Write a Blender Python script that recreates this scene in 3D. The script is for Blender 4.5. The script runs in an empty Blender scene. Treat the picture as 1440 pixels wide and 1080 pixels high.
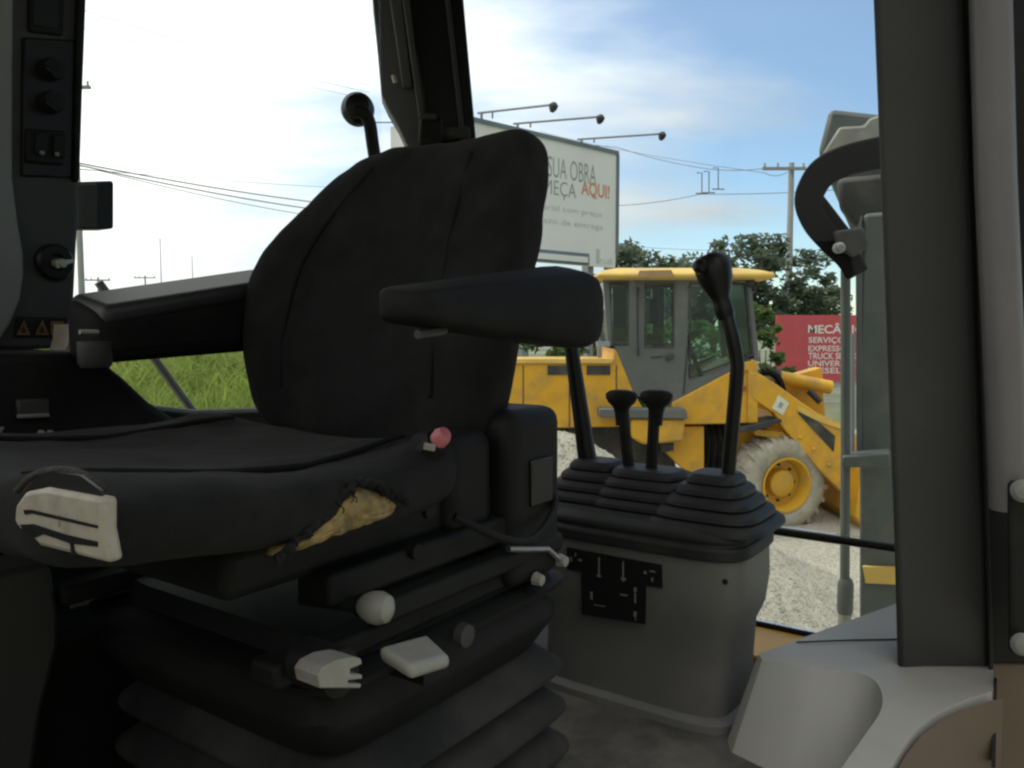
import bpy, bmesh, math, random
import numpy as np
from mathutils import Vector, Matrix, noise as mnoise

random.seed(7)
R = math.radians
sc = bpy.context.scene
col = sc.collection

# ------------------------------------------------------------------ camera
EYE = 2.25            # camera height above the yard
F = 1130.0            # focal length in photo pixels (1440 wide)
PITCH = math.atan(80 / F)
cam_d = bpy.data.cameras.new('camera')
cam = bpy.data.objects.new('camera', cam_d)
col.objects.link(cam)
cam.location = (0, 0, EYE)
cam.rotation_euler = (R(90) - PITCH, 0, 0)
cam_d.sensor_width = 36
cam_d.lens = 36 * F / 1440
cam_d.clip_start = 0.02
cam_d.clip_end = 6000
sc.camera = cam

# ------------------------------------------------------------------ world, sun, exposure
SUN_EL, SUN_DIR = R(64), Vector((-0.94, 0.34))
w = bpy.data.worlds.new('World')
sc.world = w
w.use_nodes = True
nt = w.node_tree
nt.nodes.clear()
def N(t, **k):
    n = nt.nodes.new(t)
    for a, v in k.items():
        setattr(n, a, v)
    return n
out = N('ShaderNodeOutputWorld'); bg = N('ShaderNodeBackground')
sky = N('ShaderNodeTexSky', sky_type='NISHITA', sun_disc=False)
sky.sun_elevation = SUN_EL
sky.sun_rotation = math.atan2(SUN_DIR.x, SUN_DIR.y)
sky.air_density = 1.05; sky.dust_density = 0.0; sky.ozone_density = 2.0
tc = N('ShaderNodeTexCoord')
sep = N('ShaderNodeSeparateXYZ'); nt.links.new(tc.outputs['Generated'], sep.inputs[0])
def math_n(op, a, b=None, c=None):
    m = N('ShaderNodeMath', operation=op)
    for i, v in enumerate((a, b, c)):
        if v is None: continue
        if isinstance(v, (int, float)): m.inputs[i].default_value = v
        else: nt.links.new(v, m.inputs[i])
    return m.outputs[0]
zz = math_n('ADD', math_n('MAXIMUM', sep.outputs[2], 0.0), 0.22)
cx = math_n('DIVIDE', sep.outputs[0], zz); cy = math_n('DIVIDE', sep.outputs[1], zz)
comb = N('ShaderNodeCombineXYZ'); nt.links.new(cx, comb.inputs[0]); nt.links.new(cy, comb.inputs[1])
mp = N('ShaderNodeMapping'); mp.inputs['Scale'].default_value = (0.55, 1.0, 1); mp.inputs['Rotation'].default_value = (0, 0, R(-14)); mp.inputs['Location'].default_value = (0.4, 0.15, 0)
nt.links.new(comb.outputs[0], mp.inputs[0])
n1 = N('ShaderNodeTexNoise'); n1.inputs['Scale'].default_value = 1.15; n1.inputs['Detail'].default_value = 9; n1.inputs['Roughness'].default_value = 0.52
nt.links.new(mp.outputs[0], n1.inputs['Vector'])
# broken cloud all round, opening to blue sky ahead on the right
side = math_n('ADD', math_n('MULTIPLY', sep.outputs[0], -0.75), math_n('MULTIPLY', sep.outputs[1], -0.66))
cov = math_n('ADD', n1.outputs['Fac'], math_n('ADD', math_n('MULTIPLY', side, 0.62), 0.575))
ramp = N('ShaderNodeMapRange'); ramp.interpolation_type = 'SMOOTHSTEP'
ramp.inputs['From Min'].default_value = 0.56; ramp.inputs['From Max'].default_value = 0.84; ramp.inputs['To Min'].default_value = 0.10
nt.links.new(cov, ramp.inputs['Value'])
mix = N('ShaderNodeMixRGB'); nt.links.new(ramp.outputs[0], mix.inputs[0])
tint = N('ShaderNodeVectorMath', operation='MULTIPLY'); tint.inputs[1].default_value = (1.06, 1.17, 1.22); nt.links.new(sky.outputs[0], tint.inputs[0]); nt.links.new(tint.outputs[0], mix.inputs[1]); 
n2 = N('ShaderNodeTexNoise'); n2.inputs['Scale'].default_value = 1.7; n2.inputs['Detail'].default_value = 5; nt.links.new(mp.outputs[0], n2.inputs['Vector'])
cr2 = N('ShaderNodeMapRange'); cr2.inputs['From Min'].default_value = 0.35; cr2.inputs['From Max'].default_value = 0.62; cr2.inputs['To Min'].default_value = 0.8; cr2.inputs['To Max'].default_value = 1.0; nt.links.new(n2.outputs['Fac'], cr2.inputs['Value'])
csc = N('ShaderNodeVectorMath', operation='SCALE'); csc.inputs[0].default_value = (1.0, 1.0, 0.975); 
# cloud shines brightest round the sun, as thin cloud does
_sv = Vector((SUN_DIR.normalized().x * math.cos(SUN_EL), SUN_DIR.normalized().y * math.cos(SUN_EL), math.sin(SUN_EL)))
dt = N('ShaderNodeVectorMath', operation='DOT_PRODUCT'); nt.links.new(tc.outputs['Generated'], dt.inputs[0]); dt.inputs[1].default_value = _sv
gl = N('ShaderNodeMapRange'); gl.interpolation_type = 'SMOOTHSTEP'; gl.inputs['From Min'].default_value = -0.1; gl.inputs['From Max'].default_value = 0.62; gl.inputs['To Min'].default_value = 2.1; gl.inputs['To Max'].default_value = 12.5
nt.links.new(dt.outputs['Value'], gl.inputs['Value'])
nt.links.new(math_n('MULTIPLY', cr2.outputs[0], gl.outputs[0]), csc.inputs['Scale']); nt.links.new(csc.outputs[0], mix.inputs[2])
nt.links.new(mix.outputs[0], bg.inputs[0]); bg.inputs[1].default_value = 0.15
nt.links.new(bg.outputs[0], out.inputs[0])

sd = bpy.data.lights.new('sun', 'SUN'); sd.energy = 2.2; sd.angle = R(5); sd.color = (1, 0.95, 0.87)
sun = bpy.data.objects.new('sun', sd); col.objects.link(sun)
hv = SUN_DIR.normalized() * math.cos(SUN_EL)
sun.rotation_euler = Vector((hv.x, hv.y, math.sin(SUN_EL))).to_track_quat('Z', 'Y').to_euler()
sun.location = (-20, 10, 40)

vs = sc.view_settings
sc.display_settings.display_device = 'sRGB'
vs.view_transform = 'Standard'; vs.look = 'None'; vs.exposure = -0.12; vs.gamma = 1; vs.use_curve_mapping = False
sc.render.engine = 'CYCLES'
sc.cycles.use_denoising = True
try: sc.cycles.denoiser = 'OPENIMAGEDENOISE'
except Exception: pass
sc.cycles.max_bounces = 8; sc.cycles.transparent_max_bounces = 16
sc.cycles.sample_clamp_indirect = 6
sc.cycles.filter_width = 2.4

# ------------------------------------------------------------------ geometry helpers
CP, SP = math.cos(PITCH), math.sin(PITCH)
def ray(px, py):
    u, v = (px - 720) / F, (540 - py) / F
    return Vector((u, CP + v * SP, -SP + v * CP))
CAMP = Vector((0, 0, EYE))
def W(px, py, Y):                      # point on a photo ray at distance Y in front of the camera
    d = ray(px, py); return CAMP + d * (Y / d.y)
CA = R(55)                             # heading of the backhoe: its rear points this way
RX, LX = Vector((math.cos(CA), math.sin(CA), 0)), Vector((-math.sin(CA), math.cos(CA), 0))
def K(r, l, z):                        # cab coordinates: r to the rear, l to the machine's right side, z from eye level
    return RX * r + LX * l + Vector((0, 0, EYE + z))
def C(px, py, r=None, l=None, z=None): # photo ray met with a plane of the cab
    d = ray(px, py)
    if r is not None: return CAMP + d * (r / d.dot(RX))
    if l is not None: return CAMP + d * (l / d.dot(LX))
    return CAMP + d * (z / d.z)

ROOT = {}
def thing(name, label, cat, base=(0, 0, 0), rotz=0, group=None):
    o = bpy.data.objects.new(name, None); col.objects.link(o)
    o.empty_display_size = 0.2
    o.location = base; o.rotation_euler = (0, 0, rotz)
    ROOT[o.name] = Matrix.Translation(Vector(base)) @ Matrix.Rotation(rotz, 4, 'Z')
    o['label'] = label; o['category'] = cat
    if group: o['group'] = group
    return o
def tag(o, label, cat, group=None):
    o['label'] = label; o['category'] = cat
    if group: o['group'] = group
    return o
def obj(name, bm, m, parent=None, smooth=35, bevel=0, seg=2, sub=0, local=False, label=None):
    if parent is not None and not local:
        inv = Matrix.Identity(4); p = parent; chain = []
        while p is not None:
            chain.append(p); p = p.parent
        M = ROOT.get(chain[-1].name, Matrix.Identity(4))
        bmesh.ops.transform(bm, matrix=M.inverted(), verts=bm.verts)
    bmesh.ops.recalc_face_normals(bm, faces=bm.faces)
    me = bpy.data.meshes.new(name); bm.to_mesh(me); bm.free()
    if m: me.materials.append(m)
    if smooth:
        me.shade_smooth()
        if smooth < 180: me.set_sharp_from_angle(angle=R(smooth))
    o = bpy.data.objects.new(name, me); col.objects.link(o)
    if parent: o.parent = parent
    if bevel:
        b = o.modifiers.new('bevel', 'BEVEL'); b.width = bevel; b.segments = seg; b.limit_method = 'ANGLE'; b.angle_limit = R(30)
        b.harden_normals = False
    if sub:
        s = o.modifiers.new('sub', 'SUBSURF'); s.levels = sub; s.render_levels = sub
    if label: o['label'] = label
    return o
def struct(name, bm, m, **k):
    o = obj(name, bm, m, **k); o['kind'] = 'structure'; return o
def new(): return bmesh.new()
def hexa(bm, p):                       # 8 corners: bottom loop 0-3, top loop 4-7
    v = [bm.verts.new(q) for q in p]
    for f in ((0, 3, 2, 1), (4, 5, 6, 7), (0, 1, 5, 4), (1, 2, 6, 5), (2, 3, 7, 6), (3, 0, 4, 7)):
        bm.faces.new([v[i] for i in f])
    return bm
def kbox(bm, r0, r1, l0, l1, z0, z1):
    return hexa(bm, [K(r0, l0, z0), K(r1, l0, z0), K(r1, l1, z0), K(r0, l1, z0), K(r0, l0, z1), K(r1, l0, z1), K(r1, l1, z1), K(r0, l1, z1)])
def wbox(bm, x0, x1, y0, y1, z0, z1):
    return hexa(bm, [(x0, y0, z0), (x1, y0, z0), (x1, y1, z0), (x0, y1, z0), (x0, y0, z1), (x1, y0, z1), (x1, y1, z1), (x0, y1, z1)])
def prism(bm, pts, vec):
    a = [bm.verts.new(p) for p in pts]; b = [bm.verts.new(Vector(p) + Vector(vec)) for p in pts]
    n = len(a)
    bm.faces.new(a); bm.faces.new(b[::-1])
    for i in range(n): bm.faces.new((a[i], b[i], b[(i + 1) % n], a[(i + 1) % n]))
    return bm
def loft(bm, rings, cap=True, closed=True):
    vs_ = [[bm.verts.new(p) for p in r] for r in rings]
    n = len(vs_[0])
    for a, b in zip(vs_, vs_[1:]):
        for i in range(n if closed else n - 1):
            bm.faces.new((a[i], a[(i + 1) % n], b[(i + 1) % n], b[i]))
    if cap and closed:
        bm.faces.new(vs_[0][::-1]); bm.faces.new(vs_[-1])
    return bm
def tube(bm, pts, rad, n=10, cap=True):
    pts = [Vector(p) for p in pts]
    if not isinstance(rad, (list, tuple)): rad = [rad] * len(pts)
    rings = []; up = None
    for i, p in enumerate(pts):
        t = (pts[min(i + 1, len(pts) - 1)] - pts[max(i - 1, 0)]).normalized()
        if up is None:
            up = t.orthogonal().normalized()
        else:
            up = (up - t * up.dot(t)).normalized()
        s = t.cross(up)
        rings.append([p + (up * math.cos(a) + s * math.sin(a)) * rad[i] for a in (2 * math.pi * k / n for k in range(n))])
    return loft(bm, rings, cap)
def spline(pts, k=6):                  # catmull-rom through points
    pts = [Vector(p) for p in pts]; o = []
    for i in range(len(pts) - 1):
        p0, p1, p2, p3 = pts[max(i - 1, 0)], pts[i], pts[i + 1], pts[min(i + 2, len(pts) - 1)]
        for j in range(k):
            t = j / k
            o.append(0.5 * ((2 * p1) + (p2 - p0) * t + (2 * p0 - 5 * p1 + 4 * p2 - p3) * t * t + (3 * p1 - p0 - 3 * p2 + p3) * t ** 3))
    o.append(pts[-1]); return o
def lathe(bm, prof, base, axis, n=24, cap=True):   # prof: (radius, height along axis)
    axis = Vector(axis).normalized(); u = axis.orthogonal().normalized(); v = axis.cross(u)
    base = Vector(base)
    return loft(bm, [[base + axis * h + (u * math.cos(a) + v * math.sin(a)) * max(r, 1e-4) for a in (2 * math.pi * k / n for k in range(n))] for r, h in prof], cap)
def sgp(x, p): return math.copysign(abs(x) ** p, x)
def text_mesh(s, bold=0.0):
    cu = bpy.data.curves.new('lettering', 'FONT'); cu.body = s; cu.size = 1; cu.offset = bold; cu.resolution_u = 3
    o = bpy.data.objects.new('lettering', cu); col.objects.link(o)
    dg = bpy.context.evaluated_depsgraph_get(); me = bpy.data.meshes.new_from_object(o.evaluated_get(dg))
    bpy.data.objects.remove(o); bm = new(); bm.from_mesh(me); bpy.data.meshes.remove(me); return bm
def fit_text(s, org, ax, up, x0, x1, z0, z1, bold=0.0):
    bm = text_mesh(s, bold)
    xs = [v.co.x for v in bm.verts]; ys = [v.co.y for v in bm.verts]
    a, b, c, d = min(xs), max(xs), min(ys), max(ys)
    for v in bm.verts:
        v.co = org + ax * (x0 + (v.co.x - a) / (b - a) * (x1 - x0)) + up * (z0 + (v.co.y - c) / (d - c) * (z1 - z0))
    return bm
def strokes(bm, org, ax, up, x0, x1, z0, z1, dens=0.6):    # a line of print too small to read
    h = z1 - z0; x = x0
    while x < x1:
        wl = random.uniform(2.5, 5.5) * h
        e = min(x + wl, x1)
        while x < e:
            sw = h * 0.16
            hh = h * random.choice((1, 1, 0.75, 0.75, 0.95))
            k = random.random()
            bars = [(x, z0, x + sw, z0 + hh)]
            if k < 0.6: bars.append((x, z0 + (hh - sw) * random.choice((0, 0.5, 1)), x + h * 0.5, None))
            if k > 0.35: bars.append((x + h * 0.42, z0, x + h * 0.42 + sw, z0 + hh))
            for a0, b0, a1, b1 in bars:
                if b1 is None: b1 = b0 + sw
                bm.faces.new([bm.verts.new(org + ax * X + up * Z) for X, Z in ((a0, b0), (a1, b0), (a1, b1), (a0, b1))])
            x += h * dens
        x += h * 0.7
    return bm

# ------------------------------------------------------------------ materials
def mat(name, c, rough=0.6, var=0.15, scale=8.0, bump=0.0, bscale=120.0, metal=0.0, spec=0.5, sheen=0.0, dust=None, dscale=3.0, dlo=0.5, dhi=0.75, coat=0.0):
    m = bpy.data.materials.new(name); m.use_nodes = True
    t = m.node_tree; b = t.nodes['Principled BSDF']
    b.inputs['Roughness'].default_value = rough; b.inputs['Metallic'].default_value = metal
    b.inputs['Specular IOR Level'].default_value = spec
    if coat: b.inputs['Coat Weight'].default_value = coat
    if sheen:
        b.inputs['Sheen Weight'].default_value = sheen; b.inputs['Sheen Roughness'].default_value = 0.5
    co = t.nodes.new('ShaderNodeTexCoord')
    n = t.nodes.new('ShaderNodeTexNoise'); n.inputs['Scale'].default_value = scale; n.inputs['Detail'].default_value = 6; n.inputs['Roughness'].default_value = 0.6
    t.links.new(co.outputs['Object'], n.inputs['Vector'])
    mr = t.nodes.new('ShaderNodeMapRange'); mr.inputs['From Min'].default_value = 0.3; mr.inputs['From Max'].default_value = 0.7
    mr.inputs['To Min'].default_value = 1 - var; mr.inputs['To Max'].default_value = 1 + var
    t.links.new(n.outputs['Fac'], mr.inputs['Value'])
    mx = t.nodes.new('ShaderNodeVectorMath'); mx.operation = 'SCALE'; mx.inputs[0].default_value = c
    t.links.new(mr.outputs[0], mx.inputs['Scale'])
    src = mx.outputs[0]
    if dust:
        n2 = t.nodes.new('ShaderNodeTexNoise'); n2.inputs['Scale'].default_value = dscale; n2.inputs['Detail'].default_value = 8; n2.inputs['Roughness'].default_value = 0.65
        t.links.new(co.outputs['Object'], n2.inputs['Vector'])
        r2 = t.nodes.new('ShaderNodeMapRange'); r2.inputs['From Min'].default_value = dlo; r2.inputs['From Max'].default_value = dhi
        t.links.new(n2.outputs['Fac'], r2.inputs['Value'])
        m2 = t.nodes.new('ShaderNodeMixRGB'); t.links.new(r2.outputs[0], m2.inputs[0]); t.links.new(src, m2.inputs[1]); m2.inputs[2].default_value = (*dust, 1)
        src = m2.outputs[0]
    t.links.new(src, b.inputs['Base Color'])
    if bump:
        n3 = t.nodes.new('ShaderNodeTexNoise'); n3.inputs['Scale'].default_value = bscale; n3.inputs['Detail'].default_value = 4
        t.links.new(co.outputs['Object'], n3.inputs['Vector'])
        bp = t.nodes.new('ShaderNodeBump'); bp.inputs['Strength'].default_value = bump; bp.inputs['Distance'].default_value = 0.004
        t.links.new(n3.outputs['Fac'], bp.inputs['Height']); t.links.new(bp.outputs[0], b.inputs['Normal'])
    return m
def glass(name, tint=(1, 1, 1), refl=0.06, rough=0.0):
    m = bpy.data.materials.new(name); m.use_nodes = True; t = m.node_tree; t.nodes.clear()
    o = t.nodes.new('ShaderNodeOutputMaterial'); a = t.nodes.new('ShaderNodeBsdfTransparent'); g = t.nodes.new('ShaderNodeBsdfGlossy'); x = t.nodes.new('ShaderNodeMixShader')
    a.inputs[0].default_value = (*tint, 1); g.inputs['Roughness'].default_value = rough
    lw = t.nodes.new('ShaderNodeFresnel'); lw.inputs['IOR'].default_value = 1.0 + refl * 5
    t.links.new(lw.outputs[0], x.inputs[0]); t.links.new(a.outputs[0], x.inputs[1]); t.links.new(g.outputs[0], x.inputs[2]); t.links.new(x.outputs[0], o.inputs[0])
    return m
M = {}
M['fabric'] = mat('black_fabric', (0.0105, 0.0105, 0.0105), 0.92, 0.25, 30, 0.5, 900, spec=0.15, sheen=0.03, dust=(0.026, 0.025, 0.022), dscale=6, dlo=0.52, dhi=0.85)
M['cover_edge'] = mat('frayed_cover_edge', (0.03, 0.029, 0.024), 0.9, 0.4, 60, 0.8, 300)
M['arm'] = mat('worn_armrest_vinyl', (0.0095, 0.0095, 0.0095), 0.7, 0.2, 20, 0.05, 400, spec=0.1, dust=(0.02, 0.0195, 0.018), dscale=8, dlo=0.5, dhi=0.9)
M['arm_lit_top'] = mat('window_lit_worn_vinyl', (0.018, 0.018, 0.019), 0.5, 0.2, 12, 0.05, 300, spec=0.5)  # worn vinyl, paled to carry the window light on the far armrest
M['piping'] = mat('seat_piping', (0.010, 0.010, 0.010), 0.9, 0.1, 40, spec=.15)
M['black'] = mat('black_plastic', (0.0095, 0.0095, 0.0095), 0.6, 0.2, 25, 0.15, 500, spec=0.18, dust=(0.020, 0.019, 0.017), dscale=7, dlo=0.52, dhi=0.9)
M['gloss_black'] = mat('glossy_black_plastic', (0.009, 0.009, 0.009), 0.4, 0.15, 20, spec=0.25)
M['rubber'] = mat('black_rubber', (0.015, 0.015, 0.016), 0.6, 0.2, 14, 0.1, 300, spec=0.3, dust=(0.045, 0.044, 0.042), dscale=5, dlo=0.5, dhi=0.9)
M['bellows'] = mat('dusty_bellows_rubber', (0.016, 0.016, 0.016), 0.8, 0.25, 9, 0.15, 200, spec=0.2, dust=(0.05, 0.048, 0.043), dscale=5, dlo=0.42, dhi=0.75)
M['pillar'] = mat('dark_grey_trim', (0.029, 0.0285, 0.0275), 0.62, 0.1, 6, 0.2, 700, dust=(0.048, 0.045, 0.04), dscale=3, dlo=0.55, dhi=0.9)
M['trim_grey'] = mat('grey_trim', (0.17, 0.175, 0.165), 0.55, 0.08, 5, 0.15, 600, dust=(0.2, 0.19, 0.16), dscale=4)
M['console'] = mat('grey_moulded_plastic', (0.115, 0.113, 0.105), 0.55, 0.08, 7, 0.2, 600, dust=(0.17, 0.158, 0.13), dscale=4, dlo=0.5, dhi=0.85)
M['fender'] = mat('light_grey_moulding', (0.31, 0.305, 0.28), 0.42, 0.06, 5, 0.12, 500, dust=(0.33, 0.29, 0.22), dscale=3, dlo=0.5, dhi=0.85)
M['tan'] = mat('tan_inner_panel', (0.10, 0.07, 0.047), 0.6, 0.1, 5, 0.1, 300)
M['floor'] = mat('cab_floor_mat', (0.055, 0.053, 0.048), 0.8, 0.3, 9, 0.4, 200, dust=(0.15, 0.135, 0.11), dscale=7, dlo=0.42, dhi=0.7)
M['beige'] = mat('beige_plastic', (0.33, 0.305, 0.24), 0.55, 0.15, 30, dust=(0.14, 0.12, 0.085), dscale=22, dlo=0.46, dhi=0.78)
M['knob_grey'] = mat('light_grey_plastic', (0.24, 0.235, 0.205), 0.5, 0.1, 40, dust=(0.2, 0.18, 0.15), dscale=30, dlo=0.5, dhi=0.8)
M['foam'] = mat('worn_foam', (0.25, 0.18, 0.07), 0.95, 0.5, 60, 1.0, 90, dust=(0.08, 0.06, 0.035), dscale=34, dlo=0.45, dhi=0.75)
M['steel'] = mat('bare_steel', (0.5, 0.5, 0.5), 0.35, 0.15, 20, metal=1.0)
M['silver'] = mat('silver_grey_paint', (0.125, 0.118, 0.118), 0.45, 0.06, 8)
M['decal_black'] = mat('decal_black', (0.008, 0.008, 0.008), 0.4, 0.1, 20)
M['decal_mark'] = mat('decal_print', (0.16, 0.16, 0.15), 0.5, 0.2, 60)
M['red'] = mat('red_plastic', (0.42, 0.13, 0.14), 0.5, 0.1, 20)
M['orange_decal'] = mat('orange_warning_decal', (0.13, 0.075, 0.02), 0.6, 0.3, 60)
M['green_metal'] = mat('greenish_key_metal', (0.38, 0.46, 0.36), 0.4, 0.1, 40, metal=0.6)
M['clear'] = glass('window_glass', (0.95, 0.97, 0.96), 0.032)
M['yellow'] = mat('yellow_machine_paint', (0.64, 0.345, 0.022), 0.42, 0.1, 3, 0.05, 40, dust=(0.30, 0.20, 0.08), dscale=3.2, dlo=0.47, dhi=0.78)
M['yellow_top'] = mat('pale_yellow_paint', (0.66, 0.45, 0.10), 0.5, 0.12, 4, dust=(0.42, 0.28, 0.13), dscale=3, dlo=0.5, dhi=0.8)  # paler yellow for the roof, cover lip, arm flange and boom band
M['lgrey'] = mat('loader_grey_paint', (0.105, 0.115, 0.115), 0.5, 0.08, 4, dust=(0.16, 0.155, 0.14), dscale=3)
M['ldark'] = mat('dark_chassis', (0.03, 0.032, 0.032), 0.65, 0.25, 10, dust=(0.09, 0.08, 0.065), dscale=5)
M['tint'] = glass('green_tinted_glass', (0.80, 0.92, 0.88), 0.14)
M['tyre'] = mat('dusty_tyre', (0.37, 0.345, 0.275), 0.95, 0.2, 8, 0.3, 60, dust=(0.24, 0.235, 0.195), dscale=6, dlo=0.5, dhi=0.75)
M['rim'] = mat('yellow_rim', (0.62, 0.36, 0.03), 0.45, 0.1, 5, dust=(0.36, 0.26, 0.11), dscale=5, dlo=0.5, dhi=0.8)
M['hose'] = mat('hydraulic_hose', (0.008, 0.008, 0.008), 0.75, 0.2, 30, spec=0.12)
M['boom'] = mat('boom_grey_paint', (0.085, 0.10, 0.095), 0.5, 0.15, 6, dust=(0.15, 0.15, 0.13), dscale=8, dlo=0.5, dhi=0.85)
M['boom_top'] = mat('boom_pale_paint', (0.27, 0.275, 0.235), 0.55, 0.1, 8, dust=(0.17, 0.165, 0.14), dscale=10)
M['billboard'] = mat('billboard_vinyl', (0.82, 0.85, 0.83), 0.6, 0.03, 1)
M['bframe'] = mat('billboard_frame', (0.16, 0.20, 0.23), 0.5, 0.1, 3)
M['print_grey'] = mat('grey_print', (0.33, 0.35, 0.35), 0.7, 0.05, 3)
M['print_orange'] = mat('orange_print', (0.70, 0.32, 0.18), 0.7, 0.05, 3)
M['print_pale'] = mat('pale_print', (0.56, 0.59, 0.58), 0.7, 0.05, 3)
M['galv'] = mat('galvanised_steel', (0.25, 0.26, 0.27), 0.5, 0.1, 5)
M['signred'] = mat('red_sign_paint', (0.52, 0.085, 0.10), 0.55, 0.08, 2)
M['signwhite'] = mat('white_sign_paint', (0.75, 0.72, 0.72), 0.6, 0.05, 4)
M['concrete'] = mat('concrete_pole', (0.33, 0.34, 0.32), 0.85, 0.12, 3, 0.2, 30)
M['wire'] = mat('power_wire', (0.12, 0.13, 0.14), 0.6, 0.1, 2)
M['bark'] = mat('bark', (0.10, 0.08, 0.06), 0.9, 0.3, 6, 0.4, 20)
def leaf_mat(name, a, b):
    m = mat(name, a, 0.6, 0.45, 0.9, dust=b, dscale=1.6, dlo=0.42, dhi=0.66, spec=0.25)
    return m
M['leaf'] = leaf_mat('tree_leaves', (0.085, 0.115, 0.07), (0.13, 0.165, 0.095))
M['leaf2'] = leaf_mat('bush_leaves', (0.07, 0.125, 0.032), (0.125, 0.18, 0.05))
M['grass'] = leaf_mat('grass_blades', (0.22, 0.30, 0.06), (0.36, 0.41, 0.13))
for _k in ('grass', 'leaf', 'leaf2'):      # thin leaves let some light through
    _t = M[_k].node_tree; _b = _t.nodes['Principled BSDF']; _tr = _t.nodes.new('ShaderNodeBsdfTranslucent'); _mx = _t.nodes.new('ShaderNodeMixShader'); _mx.inputs[0].default_value = 0.5
    _t.links.new(_b.inputs['Base Color'].links[0].from_socket, _tr.inputs[0]); _o = _t.nodes['Material Output']
    _t.links.new(_b.outputs[0], _mx.inputs[1]); _t.links.new(_tr.outputs[0], _mx.inputs[2]); _t.links.new(_mx.outputs[0], _o.inputs[0])
M['soil'] = mat('bank_soil', (0.10, 0.12, 0.04), 0.95, 0.35, 3, 0.5, 10)
def ground_mat():
    m = mat('yard_ground', (0.20, 0.19, 0.15), 0.95, 0.2, 0.7, 0.5, 12, dust=(0.10, 0.13, 0.05), dscale=0.06, dlo=0.45, dhi=0.55)
    return m
M['ground'] = ground_mat()
def gravel_mat():
    m = mat('crushed_gravel', (0.37, 0.35, 0.29), 0.95, 0.2, 25, 0.6, 60, dust=(0.27, 0.255, 0.21), dscale=18, dlo=0.48, dhi=0.75)
    return m
M['gravel'] = gravel_mat()
M['stone'] = mat('gravel_stone', (0.37, 0.35, 0.29), 0.9, 0.15, 5, dust=(0.30, 0.285, 0.235), dscale=9, dlo=0.45, dhi=0.6)

# ================================================================== SETTING
bm = new(); bmesh.ops.create_grid(bm, x_segments=60, y_segments=60, size=2500)
struct('ground', bm, M['ground'])
def vnoise(x, y, s=1.0): return mnoise.noise(Vector((x * s, y * s, 3.7)))
# gravel yard: a sheet just above the ground with a ragged edge
bm = new(); cen = bm.verts.new((4, 7, 0.012)); ring = []
for k in range(64):
    a = 2 * math.pi * k / 64; rr = 10.5 + 1.4 * vnoise(math.cos(a) * 3, math.sin(a) * 3)
    ring.append(bm.verts.new((4 + 1.15 * rr * math.cos(a), 7 + rr * math.sin(a), 0.012)))
for k in range(64): bm.faces.new((cen, ring[k], ring[(k + 1) % 64]))
struct('gravel_yard', bm, M['gravel'])
# heap of gravel between the backhoe and the loader
HX, HY, HH = 0.15, 6.75, 1.62
def heap_z(x, y):
    d = math.hypot((x - HX) / 1.0, (y - HY) / 0.62)
    t = max(0.0, 1 - d / 2.95)
    z = HH * (t ** 1.12) - 0.05
    if d < 0.5: z -= 0.10 * (1 - d / 0.5)
    return z + 0.05 * vnoise(x, y, 2.2) * min(1, t * 6) + 0.02 * vnoise(x, y, 9)
bm = new(); g = 90; vv = []
for i in range(g + 1):
    for j in range(g + 1):
        x = HX - 3.2 + 6.4 * i / g; y = HY - 2.0 + 4.0 * j / g
        vv.append(bm.verts.new((x, y, heap_z(x, y))))
for i in range(g):
    for j in range(g):
        bm.faces.new((vv[i * (g + 1) + j], vv[(i + 1) * (g + 1) + j], vv[(i + 1) * (g + 1) + j + 1], vv[i * (g + 1) + j + 1]))
tag(obj('gravel_heap', bm, M['gravel'], smooth=180), 'pale grey heap of crushed gravel in front of the yellow loader', 'gravel heap')
def stones(name, spots, label):
    P, Fc = [], []
    for x, y, z, s in spots:
        b = len(P); q = [random.uniform(0.6, 1.1) * s for _ in range(6)]
        a = random.random() * 6.28; ca, sa = math.cos(a), math.sin(a)
        for ox, oy, oz in ((q[0], 0, 0), (0, q[1], 0), (-q[2], 0, 0), (0, -q[3], 0), (0, 0, q[4] * 0.8), (0, 0, -q[5] * 0.6)):
            P.append((x + ox * ca - oy * sa, y + ox * sa + oy * ca, z + oz))
        for f in ((0, 1, 4), (1, 2, 4), (2, 3, 4), (3, 0, 4), (1, 0, 5), (2, 1, 5), (3, 2, 5), (0, 3, 5)): Fc.append(tuple(b + i for i in f))
    me = bpy.data.meshes.new(name); me.from_pydata(P, [], Fc); me.materials.append(M['stone'])
    o = bpy.data.objects.new(name, me); col.objects.link(o); o['kind'] = 'stuff'; o['label'] = label; o['category'] = 'gravel'
sp = []
for _ in range(30000):
    x, y = random.uniform(1.2, 5.0), random.uniform(4.6, 10.0)
    z = max(heap_z(x, y), 0.012)
    sp.append((x, y, z, random.uniform(0.005, 0.015)))
for _ in range(14000):
    x, y = random.uniform(-2.0, 3.0), random.uniform(5.0, 7.2)
    z = heap_z(x, y)
    if z > 0.02: sp.append((x, y, z, random.uniform(0.005, 0.015)))
stones('gravel_stones', sp, 'loose pale gravel stones strewn over the yard and heap')

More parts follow.
